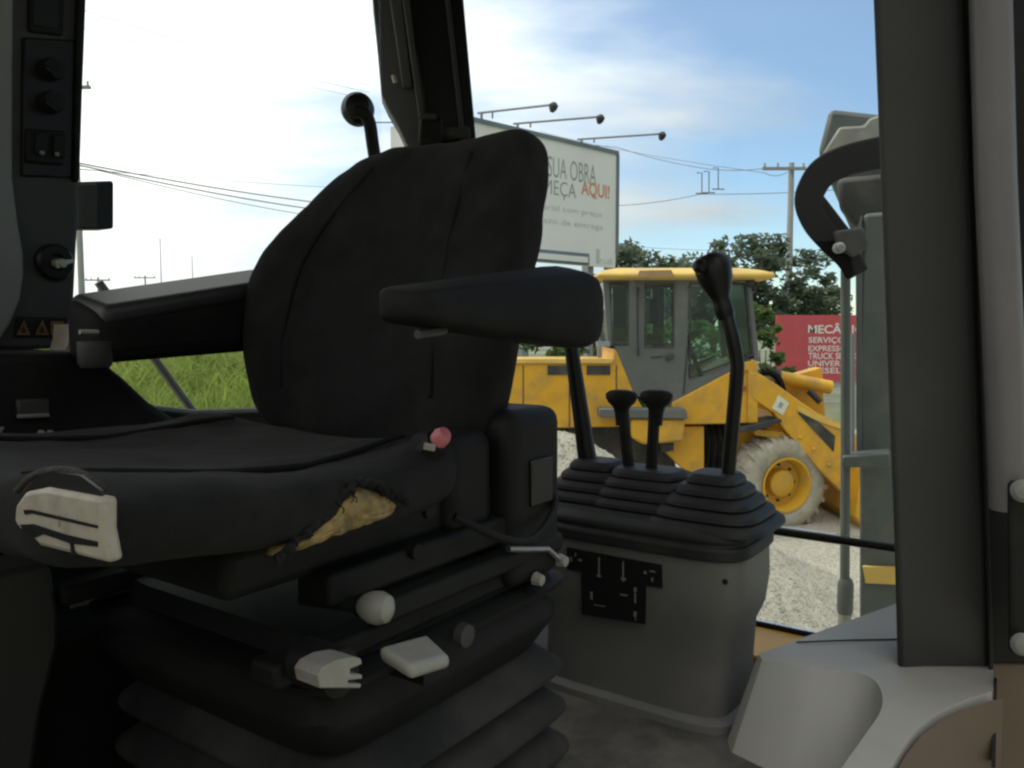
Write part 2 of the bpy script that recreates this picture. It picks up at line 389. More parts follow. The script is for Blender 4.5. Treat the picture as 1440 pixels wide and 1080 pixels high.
# grass bank on the far right side of the backhoe (left in the picture)
def bank_z(x, y):
    t = min(1, max(0, (y - 4.2) / 8.0)); e = min(1, max(0, (-0.9 - x) / 1.5)); t = t * t * (3 - 2 * t)
    return (0.15 + 1.75 * t) * e * (3 - 2 * e) * e + 0.05 * vnoise(x, y, 0.9) - 0.02
bm = new(); gx, gy = 70, 60; vv = []
for i in range(gx + 1):
    for j in range(gy + 1):
        x = -30 + 30 * i / gx; y = 3.8 + 26 * (j / gy) ** 1.3
        vv.append(bm.verts.new((x, y, bank_z(x, y))))
for i in range(gx):
    for j in range(gy):
        bm.faces.new((vv[i * (gy + 1) + j], vv[(i + 1) * (gy + 1) + j], vv[(i + 1) * (gy + 1) + j + 1], vv[i * (gy + 1) + j + 1]))
struct('grass_bank', bm, M['soil'], smooth=180)
P, Fc = [], []
for _ in range(26000):
    y = random.uniform(5.0, 15.0); x = -y * random.uniform(0.24, 0.66)
    z = bank_z(x, y); h = random.uniform(0.22, 0.62) * (0.75 + 0.5 * abs(vnoise(x, y, 1.4))); a = random.random() * 6.28
    wd = random.uniform(0.006, 0.016); dx, dy = math.cos(a) * wd, math.sin(a) * wd
    lx, ly = random.gauss(0, 0.16), random.gauss(0, 0.16); b = len(P)
    P += [(x - dx, y - dy, z - 0.03), (x + dx, y + dy, z - 0.03), (x - dx * .8 + lx * .4, y - dy * .8 + ly * .4, z + h * .55), (x + dx * .8 + lx * .4, y + dy * .8 + ly * .4, z + h * .55), (x + lx * 1.5, y + ly * 1.5, z + h)]
    Fc += [(b, b + 1, b + 3, b + 2), (b + 2, b + 3, b + 4)]
me = bpy.data.meshes.new('tall_grass'); me.from_pydata(P, [], Fc); me.materials.append(M['grass'])
o = bpy.data.objects.new('tall_grass', me); col.objects.link(o); o['kind'] = 'stuff'; o['label'] = 'tall yellow green grass growing on the bank'; o['category'] = 'grass'

# ------------------------------------------------------------------ trees and bushes behind the loader
def tree(name, label, px, ptop, Y, width, n, leafm, trunk=True, group='trees behind the yellow loader', lo=0.35, size=0.17):
    top = W(px, ptop, Y); x, y, H = top.x, top.y, top.z
    t = thing(name, label, 'tree' if trunk else 'bush', (x, y, 0), 0, group)
    rnd = random.Random(int(px * 7 + Y)); bm = new(); tips = []
    if trunk:
        tube(bm, spline([(x, y, -0.1), (x + rnd.uniform(-.2, .2), y, H * .3), (x + rnd.uniform(-.3, .3), y, H * .62)], 4), [0.20 - 0.012 * i for i in range(9)], 8)
        for k in range(9):
            a = rnd.uniform(0, 6.28); z0 = H * rnd.uniform(.25, .6); rr = width * rnd.uniform(.25, .48); z1 = min(H * .97, z0 + H * rnd.uniform(.12, .38))
            e = Vector((x + math.cos(a) * rr, y + math.sin(a) * rr, z1)); tips.append(e)
            tube(bm, spline([(x, y, z0), Vector((x, y, z0)).lerp(e, .5) + Vector((0, 0, .25)), e], 3), [0.075, .065, .055, .045, .035, .025, .015], 6)
        obj('trunk', bm, M['bark'], t)
    else:
        for k in range(5): tube(bm, [(x, y, -0.05), (x + rnd.uniform(-.4, .4) * width * .5, y + rnd.uniform(-.3, .3), H * .6)], [0.03, 0.012], 5)
        obj('stem', bm, M['bark'], t)
    # crown: leaf-sized faces gathered in clumps of different sizes
    cl = []
    for k in range(26):
        a = rnd.uniform(0, 6.28); q = math.sqrt(rnd.random())
        zc = H * (lo + (0.97 - lo) * rnd.random())
        env = math.sqrt(max(0.05, 1 - ((zc / H - (lo + 1) / 2) / ((1 - lo) / 2 + .06)) ** 2))
        cl.append((Vector((x + math.cos(a) * q * width * .5 * env, y + math.sin(a) * q * width * .4 * env, zc)), rnd.uniform(.12, .26) * width * .6))
    for e in tips: cl.append((e, rnd.uniform(.12, .22) * width * .6))
    cl.append((Vector((x, y, H * .9)), .15 * width))
    P, Fc = [], []
    for k in range(n):
        c, rad = cl[rnd.randrange(len(cl))]
        d = Vector((rnd.gauss(0, 1), rnd.gauss(0, 1), rnd.gauss(0, .75))); d = d.normalized() * rad * (rnd.random() ** .45)
        p = c + d
        if p.z > H: p.z = H - rnd.random() * .3
        if p.z < 0.05: p.z = 0.05 + rnd.random() * .3
        u = Vector((rnd.gauss(0, 1), rnd.gauss(0, 1), rnd.gauss(0, .6))).normalized(); v = u.orthogonal().normalized()
        s = size * rnd.uniform(.5, 1.25); b = len(P)
        P += [p - u * s, p + v * s * .45, p + u * s, p - v * s * .45]; Fc.append((b, b + 1, b + 2, b + 3))
    P = [(p[0] - x, p[1] - y, p[2]) for p in P]
    me = bpy.data.meshes.new('crown'); me.from_pydata(P, [], Fc); me.materials.append(leafm)
    o = bpy.data.objects.new('crown', me); col.objects.link(o); o.parent = t
    return t
tree('broadleaf_tree', 'dark green tree beside the right edge of the white billboard', 890, 335, 34, 3.8, 3600, M['leaf'])
tree('broadleaf_tree', 'low dark tree just above the loader roof, left of the black knob', 955, 362, 37, 5.0, 3800, M['leaf'])
tree('broadleaf_tree', 'tall loose tree right of the black lever knob, above the loader cab', 1052, 330, 33, 4.6, 3600, M['leaf'])
tree('broadleaf_tree', 'open crowned tree directly behind the concrete utility pole', 1112, 352, 37, 4.0, 2800, M['leaf'])
tree('broadleaf_tree', 'low dark tree sloping down behind the red sign', 1150, 402, 35, 3.4, 2800, M['leaf'])
tree('broadleaf_tree', 'dark tree seen through the loader cab windows', 1000, 372, 36, 5.0, 3600, M['leaf'])
tree('broadleaf_tree', 'dark tree behind the billboard foot, left of the loader cab', 838, 385, 36, 4.4, 3000, M['leaf'])
for px, pt, Y, wd, lab in ((845, 436, 19, 2.2, 'bright green bush left of the loader cab rear window'), (905, 446, 20, 2.6, 'green bush seen through the loader door window'),
                           (985, 450, 20, 2.6, 'green bush seen through the loader front side window'), (1075, 425, 19, 1.6, 'green bush between the loader cab and the red sign'), (780, 452, 20, 2.4, 'green bush left of the loader engine cover')):
    tree('bush', lab, px, pt, Y, wd, 1900, M['leaf2'], False, 'bushes behind the yellow loader', lo=0.05, size=0.11)

# ------------------------------------------------------------------ billboard
D = Vector((0.728, 0.685, 0)); UPV = Vector((0, 0, 1)); BN = Vector((0.685, -0.728, 0))
bp0 = W(866, 300, 30)
def onplane(px, py, p0=bp0, d=D, n=BN):
    q = ray(px, py); t = (p0 - CAMP).dot(n) / q.dot(n); p = CAMP + q * t
    return (p - p0).dot(d), p.z
zb_top = onplane(866, 217)[1]; zb_bot = onplane(866, 377)[1]
t = thing('billboard', 'white billboard with grey and orange lettering and three lamp arms', 'billboard', (bp0.x, bp0.y, 0))
org = Vector((bp0.x, bp0.y, 0)); BW = 9.0
def bpan(x0, x1, z0, z1, off, th):
    a = org + BN * off
    return prism(new(), [a + D * x0 + UPV * z0, a + D * x1 + UPV * z0, a + D * x1 + UPV * z1, a + D * x0 + UPV * z1], -BN * th)
obj('panel', bpan(-BW, 0, zb_bot, zb_top, 0, 0.12), M['billboard'], t)
fr = new()
obj('frame_rail', bpan(-BW - .1, .1, zb_top, zb_top + .13, .05, 0.25), M['bframe'], t)
obj('frame_rail', bpan(0.0, .13, zb_bot + .55, zb_top - .002, .05, 0.25), M['bframe'], t)
zl = onplane(800, 352)[1]
obj('lower_band', bpan(-BW, onplane(827, 357)[0], zb_bot + .02, onplane(827, 357)[1], .06, 0.05), M['bframe'], t)
obj('lower_photo', bpan(-BW, onplane(824, 357)[0], zb_bot + .10, onplane(827, 362)[1], .10, 0.03), M['billboard'], t)
tp = org + BN * 0.008
def btext(s, p0, p1, m, bold=0.0):
    x0, z0 = onplane(*p0); x1, z1 = onplane(*p1)
    obj('lettering', fit_text(s, tp, D, UPV, x0, x1, z0, z1, bold), m, t, smooth=0)
btext('A SUA OBRA', (755, 245), (838, 233), M['print_grey'], -0.006)
btext('COMEÇA', (735, 272), (810, 259), M['print_grey'], -0.006)
btext('AQUI!', (817, 277), (857, 261), M['print_orange'], 0.02)
for s_, a, b, c in (('material com preço', 742, 300, 846), ('e prazo de entrega', 738, 318, 848)):
    x0, _ = onplane(a, b); x1, z1 = onplane(c, b - 2); z0 = onplane(c, b + 8)[1]
    obj('lettering', fit_text(s_, tp, D, UPV, x0, x1, z0, z1, 0.0), M['print_pale'], t, smooth=0)['kind'] = 'stuff'
x0, z0 = onplane(838, 370); x1, z1 = onplane(860, 352)
_l = obj('small_print', strokes(new(), tp, D, UPV, x0 + .25, x1, z0, z0 + .22, 0.8), M['print_pale'], t, smooth=0); _l['kind'] = 'stuff'
obj('emblem', bpan(x0 - .0, x0 + .2, z0, z1, .008, .004), M['print_pale'], t, smooth=0)
for s in (-1.2, -4.5, -7.8):
    obj('post', bpan(s - .15, s + .15, 0, zb_top - .3, -.15, .3), M['galv'], t)
for (ex, ey, bx_, by_) in ((779, 147, 672, 159), (845, 164, 722, 174), (932, 188, 812, 196)):
    q = ray(ex, ey); L_ = 2.4; n0 = (org - CAMP).dot(BN) + L_
    p = CAMP + q * (n0 / q.dot(BN)); q = ray(bx_, by_); b = CAMP + q * (((org - CAMP).dot(BN) - .1) / q.dot(BN))
    arm = new(); tube(arm, [b, p], 0.035, 6)
    a_ = obj('lamp_arm', arm, M['galv'], t)
    foot = b.lerp(p, .05); st = new(); tube(st, [(foot.x, foot.y, zb_top + .1), (foot.x, foot.y, foot.z)], 0.045, 6)
    f2 = b.lerp(p, .2); obj('bracket', st, M['galv'], a_)
    st = new(); tube(st, [(f2.x, f2.y, zb_top + .1), (f2.x, f2.y, f2.z)], 0.03, 6); obj('bracket', st, M['galv'], a_)
    lm = new(); lathe(lm, [(.05, -.1), (.12, 0), (.14, .12), (.05, .2)], p - UPV * .12 - BN * .05, BN * .4 - UPV * .0 + Vector((0, 0, .9)), 10)
    obj('floodlight', lm, M['ldark'], a_)
# second, white board that shows beside the rear corner post
p2 = W(549, 178, 40)
t = thing('billboard', 'small white board edge left of the dark rear corner post', 'billboard', (p2.x, p2.y, 0))
bm = new(); wbox(bm, p2.x, p2.x + 4.5, p2.y, p2.y + .3, p2.z - 3.4, p2.z); obj('panel', bm, M['billboard'], t)
for s in (.6, 3.6):
    bm = new(); wbox(bm, p2.x + s, p2.x + s + .25, p2.y + .31, p2.y + .55, 0, p2.z - .3); obj('post', bm, M['galv'], t)
bm = new(); tube(bm, [(p2.x + .3, p2.y + .1, p2.z + .05), (p2.x + .1, p2.y - .2, p2.z + .15), (p2.x - .9, p2.y - 1.4, p2.z - .15)], .035, 6); a_ = obj('lamp_arm', bm, M['galv'], t)
bm = new(); lathe(bm, [(.05, -.1), (.14, 0), (.14, .14), (.05, .2)], (p2.x - .95, p2.y - 1.45, p2.z - .25), (0, 0, 1), 10); obj('floodlight', bm, M['ldark'], a_)

# ------------------------------------------------------------------ red sign
a, b = W(1090, 530, 24), W(1235, 443, 24)
t = thing('workshop_sign', 'red sign with white lettering behind the loader boom', 'sign', (a.x, a.y, 0))
bm = new(); wbox(bm, a.x, b.x, a.y, a.y + .08, a.z - .15, b.z); obj('panel', bm, M['signred'], t)
for s in (.25, b.x - a.x - .4):
    bm = new(); wbox(bm, a.x + s, a.x + s + .12, a.y + .085, a.y + .2, 0, b.z - .1); obj('post', bm, M['galv'], t)
so = Vector((0, a.y - .006, 0)); AX = Vector((1, 0, 0))
def sx(px): return W(px, 480, 24).x
def sz(py): return W(1150, py, 24).z
obj('lettering', fit_text('MECÂNICA', so, AX, UPV, sx(1136), sx(1226), sz(469), sz(454), 0.02), M['signwhite'], t, smooth=0)
for s_, y0, y1, e in (('SERVIÇOS', 484, 474, 1194), ('EXPRESSO', 494, 486, 1190), ('TRUCK SERVICE', 505, 496, 1214), ('UNIVERSAL', 515, 507, 1204), ('DIESEL', 525, 517, 1184)):
    obj('lettering', fit_text(s_, so, AX, UPV, sx(1137), sx(e), sz(y0), sz(y1), 0.015), M['signwhite'], t, smooth=0)['kind'] = 'stuff'

# ------------------------------------------------------------------ utility poles and wires
def pole(px, ptop, Y, arm, label, wdt=.14, m=None):
    p = W(px, ptop, Y); t = thing('utility_pole', label, 'utility pole', (p.x, p.y, 0), 0, 'utility poles along the road')
    bm = new(); tube(bm, [(p.x, p.y, -.1), (p.x, p.y, p.z + .15)], [wdt * 1.25, wdt * .85], 10); obj('post', bm, m or M['concrete'], t)
    bm = new(); wbox(bm, p.x - arm[0], p.x + arm[1], p.y - wdt - .16, p.y - wdt - .02, p.z - .2, p.z - .08); obj('crossarm', bm, M['galv'], t)
    for s in (-arm[0] + .1, -arm[0] * .5, arm[1] - .1):
        bm = new(); lathe(bm, [(.03, 0), (.06, .05), (.03, .1), (.06, .15), (.02, .2)], (p.x + s, p.y - wdt - .09, p.z - .08), (0, 0, 1), 8); obj('insulator', bm, M['concrete'], t)
    return t
pole(1113, 234, 36, (1.35, .55), 'grey concrete utility pole standing above the loader, left of the boom')
pole(138, 392, 75, (1.1, 1.2), 'small faint pole with crossarm just above the far armrest', .10)
pole(204, 389, 95, (1.2, 1.3), 'tiny faint pole crossarm touching the far armrest top', .10)
pole(104, 120, 34, (.9, .78), 'crossarm tip poking out behind the switch column', .12)
for px, pt, Y, lab in ((225, 335, 80, 'thin faint mast above the middle of the far armrest'), (270, 360, 90, 'thinner short mast right of the taller one')):
    p = W(px, pt, Y); bm = new(); tube(bm, [(p.x, p.y, 0), (p.x, p.y, p.z)], [.07, .04], 6); tag(obj('mast', bm, M['galv']), lab, 'mast')
def wire(pts, label, rad=.014, sag=.3):
    P = [W(*p) for p in pts]; q = []
    for a, b in zip(P, P[1:]):
        for k in range(12):
            s = k / 12; q.append(a.lerp(b, s) - UPV * sag * 4 * s * (1 - s))
    q.append(P[-1]); bm = new(); tube(bm, q, rad, 5)
    tag(obj('power_line', bm, M['wire']), label, 'power line', 'power lines across the sky')
wire([(640, 182, 60), (868, 207, 45), (985, 236, 40), (1075, 237, 36)], 'power line from behind the billboard to the pole crossarm', .016, .1)
wire([(760, 185, 60), (1075, 243, 36), (1113, 238, 36)], 'second power line under the first, meeting the pole crossarm', .013, .2)
wire([(640, 318, 60), (868, 289, 44), (985, 273, 40), (1240, 262, 34)], 'lower power line running from the billboard edge past the pole', .016, .1)
wire([(800, 335, 60), (1113, 352, 36), (1400, 340, 30)], 'lowest power line above the tree tops', .013, .3)
wire([(800, 352, 70), (1113, 362, 36.3), (1400, 356, 30)], 'lowest but one line, just under the other above the trees', .013, .3)
wire([(-60, -45, 34), (335, 81, 46), (520, 130, 60)], 'topmost power line across the upper left sky', .014, .1)
wire([(-60, -12, 34), (290, 84, 46), (520, 140, 60)], 'second power line from the top in the upper left sky', .012, .1)
wire([(120, -25, 34), (300, 50, 46), (520, 120, 60)], 'short faint line above the topmost left power line', .011, .1)
wire([(-60, 206, 30), (115, 230, 34), (440, 284, 46), (560, 300, 60)], 'upper strand of the thick line bundle left of the seat', .030, .1)
wire([(-60, 208, 30), (115, 233, 34), (440, 294, 46), (560, 306, 60)], 'middle strand of the line bundle left of the seat', .030, .12)
wire([(-60, 212, 30), (140, 240, 34), (430, 302, 46), (560, 316, 60)], 'lower strand of the line bundle left of the seat', .018, .12)
wire([(-60, 225, 30), (115, 238, 34), (560, 268, 60)], 'single faint line above the line bundle left of the seat', .012, .1)
# spacers hung on the lower line: short droppers in the sky left of the pole
for px, y0, y1, lab in ((987, 243, 272, 'left'), (997, 241, 271, 'middle'), (1010, 236, 266, 'right')):
    a, b = W(px, y0, 40), W(px, y1, 40); bm = new(); tube(bm, [a - AX * .25, a, b, b - AX * .3, b + AX * .3], .03, 6)
    tag(obj('line_spacer', bm, M['wire']), lab + ' one of three thin line droppers in the sky left of the pole', 'line spacer', 'droppers between the power lines')

# ================================================================== WHEEL LOADER
LY = 9.0; PXM = LY / F
lb = W(1000, 745, LY)
ld = thing('wheel_loader', 'yellow wheel loader with grey cab and dusty front tyre parked on gravel', 'wheel loader', (lb.x, LY, 0))
def LP(pts, dy=0.0): return [W(x, y, LY) + Vector((0, dy, 0)) for x, y in pts]
def lplate(name, pts, dy, th, m, parent=ld, bevel=0.0, label=None):
    return obj(name, prism(new(), LP(pts, dy), (0, th, 0)), m, parent, bevel=bevel, label=label)
LWD = 1.45                                   # cab width
# cab shell
for nm, dy in (('cab_side', 0.0), ('cab_side', LWD - .05)):
    lower = [(864, 486), (968, 486), (968, 536), (1046, 507), (1052, 508), (945, 566), (893, 556)]
    obj('cab_side_panel', prism(new(), LP(lower, dy), (0, .05, 0)), M['lgrey'], ld, smooth=0)
    for pts in ([(884, 392), (906, 392), (906, 486), (884, 486)], [(948, 392), (967, 392), (967, 486), (948, 486)], [(906, 392), (948, 392), (948, 398), (906, 398)],
                [(848, 392), (856, 392), (862, 486), (855, 486)], [(856, 392), (884, 392), (884, 396), (856, 396)], [(967, 392), (1052, 392), (1052, 396), (967, 396)],
                [(1050, 392), (1056, 392), (1068, 508), (1061, 508)]):
        obj('cab_pillar', prism(new(), LP(pts, dy + .001), (0, .048, 0)), M['lgrey'], ld, smooth=0)
for pts, lab in (([(907, 399), (947, 399), (947, 489), (907, 489)], None), ([(857, 397), (883, 397), (883, 485), (861, 485)], None), ([(969, 397), (1050, 397), (1060, 500), (1044, 506), (969, 533)], None)):
    for dy, yy in ((.015, 0), (LWD - .035, 1)):
        wnd = lplate('window', pts, dy, .01, M['tint'])
        if yy == 0:
            q = LP(pts, -0.012); bm = new()
            cxy = sum(q, Vector()) / len(q)
            inn = [p + (cxy - p).normalized() * .035 for p in q]
            n_ = len(q)
            vo = [bm.verts.new(p) for p in q]; vi = [bm.verts.new(p) for p in inn]
            for i in range(n_): bm.faces.new((vo[i], vo[(i + 1) % n_], vi[(i + 1) % n_], vi[i]))
            ext = bmesh.ops.extrude_face_region(bm, geom=bm.faces[:]); bmesh.ops.translate(bm, vec=(0, .02, 0), verts=[e for e in ext['geom'] if isinstance(e, bmesh.types.BMVert)])
            obj('window_seal', bm, M['ldark'], wnd, smooth=0)
fr0, fr1 = W(1055, 396, LY), W(1067, 506, LY)
obj('windscreen', prism(new(), [fr0 + Vector((-.02, .05, 0)), fr0 + Vector((-.02, LWD - .05, 0)), fr1 + Vector((-.02, LWD - .05, 0)), fr1 + Vector((-.02, .05, 0))], (.012, 0, 0)), M['tint'], ld)
q0, q1 = W(850, 396, LY), W(858, 485, LY)
obj('rear_window', prism(new(), [q0 + Vector((0, .05, 0)), q0 + Vector((0, LWD - .05, 0)), q1 + Vector((0, LWD - .05, 0)), q1 + Vector((0, .05, 0))], (.012, 0, 0)), M['tint'], ld)
# roof: thin slab with a raised crown
rings = []
for (x0, x1, y, ins) in ((842, 1080, 394, .06), (838, 1086, 391, 0), (839, 1084, 385, 0), (846, 1072, 380, .10), (862, 1050, 376, .22)):
    a, b = W(x0, y, LY), W(x1, y, LY)
    ya, yb = LY - .14 + ins, LY + LWD + .14 - ins
    rings.append([Vector((a.x + ins * .3, ya, a.z)), Vector((b.x - ins * .3, ya, a.z)), Vector((b.x - ins * .3, yb, a.z)), Vector((a.x + ins * .3, yb, a.z))])
rf = obj('roof', loft(new(), rings), M['yellow_top'], ld, bevel=.02)
lplate('roof_panel', [(896, 382), (940, 381), (944, 390), (893, 391)], -.165, .03, mat('brownish_roof_plate', (0.36, 0.24, 0.13), .6), rf)
# seat and wheel inside the cab
lplate('driver_backrest', [(922, 418), (936, 418), (938, 455), (920, 455)], .45, .45, M['ldark'], bevel=.03); lplate('driver_seat', [(912, 470), (945, 470), (945, 490), (912, 490)], .45, .5, M['ldark'], bevel=.03)
bm = new(); c = W(985, 478, LY) + Vector((0, .7, 0)); tube(bm, [c + Vector((math.cos(a) * .06 + math.cos(a) * .1, math.sin(a) * .18, math.cos(a) * .1)) for a in (k * math.pi / 8 for k in range(17))], .018, 6); obj('steering_wheel', bm, M['ldark'], ld); bm = new(); tube(bm, [c, c + Vector((.2, 0, -.5))], .03, 6); obj('steering_column', bm, M['ldark'], ld)
lplate('door_handle', [(936, 500), (946, 497), (947, 503), (937, 507)], -.03, .028, M['ldark'])
lplate('door_seam', [(966, 487), (968, 487), (962, 553), (960, 554)], -.008, .007, M['ldark'])
lplate('door_crease', [(915, 502), (932, 500), (932, 502), (915, 504)], -.008, .007, M['ldark'])
# rear engine cover
a0 = [(690, 520), (700, 508), (862, 508), (864, 490), (868, 492), (893, 556), (905, 574), (885, 600), (700, 604)]
ho = lplate('engine_cover', a0, .0, LWD, M['yellow'], bevel=.015)
lplate('cover_lip', [(700, 504), (861, 504), (861, 511), (700, 511)], -.03, .06, M['yellow_top'], ho, bevel=.008)
lplate('grille_slot', [(825, 514), (858, 514), (858, 527), (825, 527)], -.012, .02, M['ldark'], ho)
lplate('grille_slot', [(770, 514), (808, 514), (808, 527), (770, 527)], -.012, .02, M['ldark'], ho)
lplate('exhaust_stub', [(846, 488), (852, 488), (852, 505), (846, 505)], .4, .07, M['galv'], ho)
lplate('mirror_shelf', [(838, 480), (856, 480), (856, 487), (838, 487)], -.12, .1, M['galv'], ho)
for px_ in (1056, 1072):
    c = W(px_, 398, LY) + Vector((0, -.02 + (px_ - 1056) * .02, 0)); bm = new(); lathe(bm, [(.03, -.05), (.055, 0), (.05, .03), (.001, .03)], c, (1, -.2, -.1), 10); obj('work_lamp', bm, M['ldark'], ld)
bm = new(); tube(bm, spline([W(897, 500, LY) + Vector((0, -.03, 0)), W(895, 470, LY) + Vector((0, -.08, 0)), W(895, 425, LY) + Vector((0, -.08, 0)), W(897, 405, LY) + Vector((0, -.01, 0))], 4), .012, 7); obj('handrail', bm, M['ldark'], ld)
for x_ in (735, 800, 866):
    lplate('cover_seam', [(x_, 514), (x_ + 1.4, 514), (x_ + 1.4, 600), (x_, 600)], -.006, .005, M['ldark'], ho)
lplate('cover_hinge', [(812, 545), (822, 545), (822, 550), (812, 550)], -.02, .02, M['ldark'], ho)
# main frame below the cab
lplate('front_frame_panel', [(945, 566), (1052, 509), (1061, 512), (1061, 595), (945, 597)], -.02, LWD + .04, M['yellow'], bevel=.012)
lplate('frame_seam', [(1026, 526), (1028, 525), (1028, 594), (1026, 594)], -.028, .007, M['ldark'])
lplate('frame_post', [(1032, 512), (1060, 506), (1064, 512), (1064, 594), (1050, 594), (1050, 520), (1034, 524)], -.05, .028, M['yellow'], bevel=.006)
lplate('reflector', [(1041, 543), (1047, 542), (1047, 549), (1041, 550)], -.062, .012, mat('red_reflector', (.45, .06, .03), .4))
lplate('step_board', [(840, 572), (958, 572), (960, 579), (960, 586), (840, 584)], -.24, .24, M['lgrey'], bevel=.01)
lplate('fuel_tank', [(884, 586), (959, 586), (956, 618), (900, 622), (884, 612)], -.2, .6, M['yellow'], bevel=.03)
lplate('tank_bracket', [(925, 616), (945, 614), (945, 632), (928, 634)], -.1, .3, M['ldark'])
lplate('belly_plate', [(938, 600), (992, 600), (992, 672), (960, 660), (940, 640)], .05, LWD - .1, M['yellow'], bevel=.015)
lplate('lower_frame', [(800, 604), (940, 604), (960, 672), (800, 690)], .25, LWD - .5, M['ldark'])
lplate('articulation_joint', [(988, 597), (1045, 597), (1050, 690), (992, 690)], .3, LWD - .6, M['ldark'], bevel=.02)
for k in range(4):
    bm = new(); x = 995 + k * 9; tube(bm, spline([W(x, 600, LY) + Vector((0, .24, 0)), W(x + 3, 628, LY) + Vector((0, .15, 0)), W(x + 2, 664, LY) + Vector((0, .25, 0))], 4), .022, 7); obj('hydraulic_hose', bm, M['hose'], ld)
lplate('side_fender', [(1035, 600), (1092, 587), (1094, 591), (1056, 604), (1036, 606)], -.15, .4, M['ldark'], bevel=.006)
lplate('front_frame', [(1030, 595), (1105, 586), (1150, 640), (1150, 705), (1040, 705)], .30, LWD - .6, M['yellow'], bevel=.02)
lplate('frame_shelf', [(1060, 603), (1100, 607), (1120, 622), (1062, 612)], .0, .28, M['yellow'], bevel=.008)
# lift arms
armp = [(1052, 522), (1066, 525), (1090, 540), (1120, 562), (1150, 582), (1196, 600), (1215, 640), (1225, 700), (1216, 716), (1196, 706), (1150, 660), (1098, 600), (1086, 580), (1056, 560)]
for dy in (-.06, LWD - .14):
    am = lplate('lift_arm', armp, dy, .16, M['yellow'], bevel=.015)
    if dy < 0:
        lplate('arm_slot', [(1119, 580), (1127, 575), (1171, 612), (1169, 634)], dy - .012, .02, M['ldark'], am)
        lplate('decal', [(1092, 555), (1107, 566), (1098, 583), (1083, 573)], dy - .008, .007, mat('pale_decal', (.62, .64, .52), .6, .15, 40), am)
        lplate('decal_print', [(1094, 564), (1099, 567), (1095, 574), (1091, 571)], dy - .012, .003, mat('decal_grey', (.3, .32, .3), .6), am)
        for bx, by in ((1122, 614), (1141, 630), (1162, 652)):
            c = W(bx, by, LY) + Vector((0, dy, 0)); bm = new(); lathe(bm, [(.022, 0), (.022, .02), (.012, .03)], c, (0, -1, 0), 8); obj('bolt', bm, M['yellow'], am)
        lplate('arm_flange', [(1119, 570), (1150, 585), (1180, 597), (1180, 603), (1148, 592), (1118, 577)], dy - .02, .2, M['yellow_top'], am, bevel=.004)
# tilt linkage, cylinder and hoses over the arms
lplate('tilt_lever', [(1085, 545), (1095, 532), (1108, 536), (1122, 560), (1135, 580), (1120, 585), (1098, 575)], .55, .18, M['yellow'], bevel=.015)
for dx, dy in ((0, .42), (6, .5)):
    bm = new(); tube(bm, spline([W(1078 + dx, 556, LY) + Vector((0, dy, 0)), W(1082 + dx, 534, LY) + Vector((0, dy, 0)), W(1097 + dx, 527, LY) + Vector((0, dy, 0)), W(1112 + dx, 538, LY) + Vector((0, dy, 0)), W(1120 + dx, 562, LY) + Vector((0, dy, 0)), W(1132 + dx, 580, LY) + Vector((0, dy, 0))], 4), .028, 8); obj('hydraulic_hose', bm, M['hose'], ld)
cyl = new(); a, b = W(1124, 536, LY) + Vector((0, .75, 0)), W(1205, 552, LY) + Vector((0, .75, 0)); tube(cyl, [a, b], .085, 14); cy_ = obj('tilt_cylinder', cyl, M['yellow'], ld)
bm = new(); tube(bm, [a - (b - a) * .06, a + (b - a) * .02], .1, 14); obj('cylinder_collar', bm, M['ldark'], cy_)
lplate('linkage_plate', [(1140, 545), (1200, 545), (1205, 600), (1150, 590)], .9, .2, M['yellow'], bevel=.01)
lplate('linkage_rib', [(1160, 532), (1196, 522), (1200, 545), (1166, 545)], .85, .2, M['yellow'], bevel=.01)
bm = new(); tube(bm, [W(1165, 555, LY) + Vector((0, .6, 0)), W(1180, 572, LY) + Vector((0, .55, 0))], .04, 8); obj('linkage_pin', bm, M['ldark'], ld)
# bucket behind the backhoe boom
bk = [(1200, 640), (1250, 625), (1262, 640), (1290, 735), (1205, 742), (1190, 720)]
lplate('bucket', bk, -.25, LWD + .5, M['yellow'], bevel=.015)
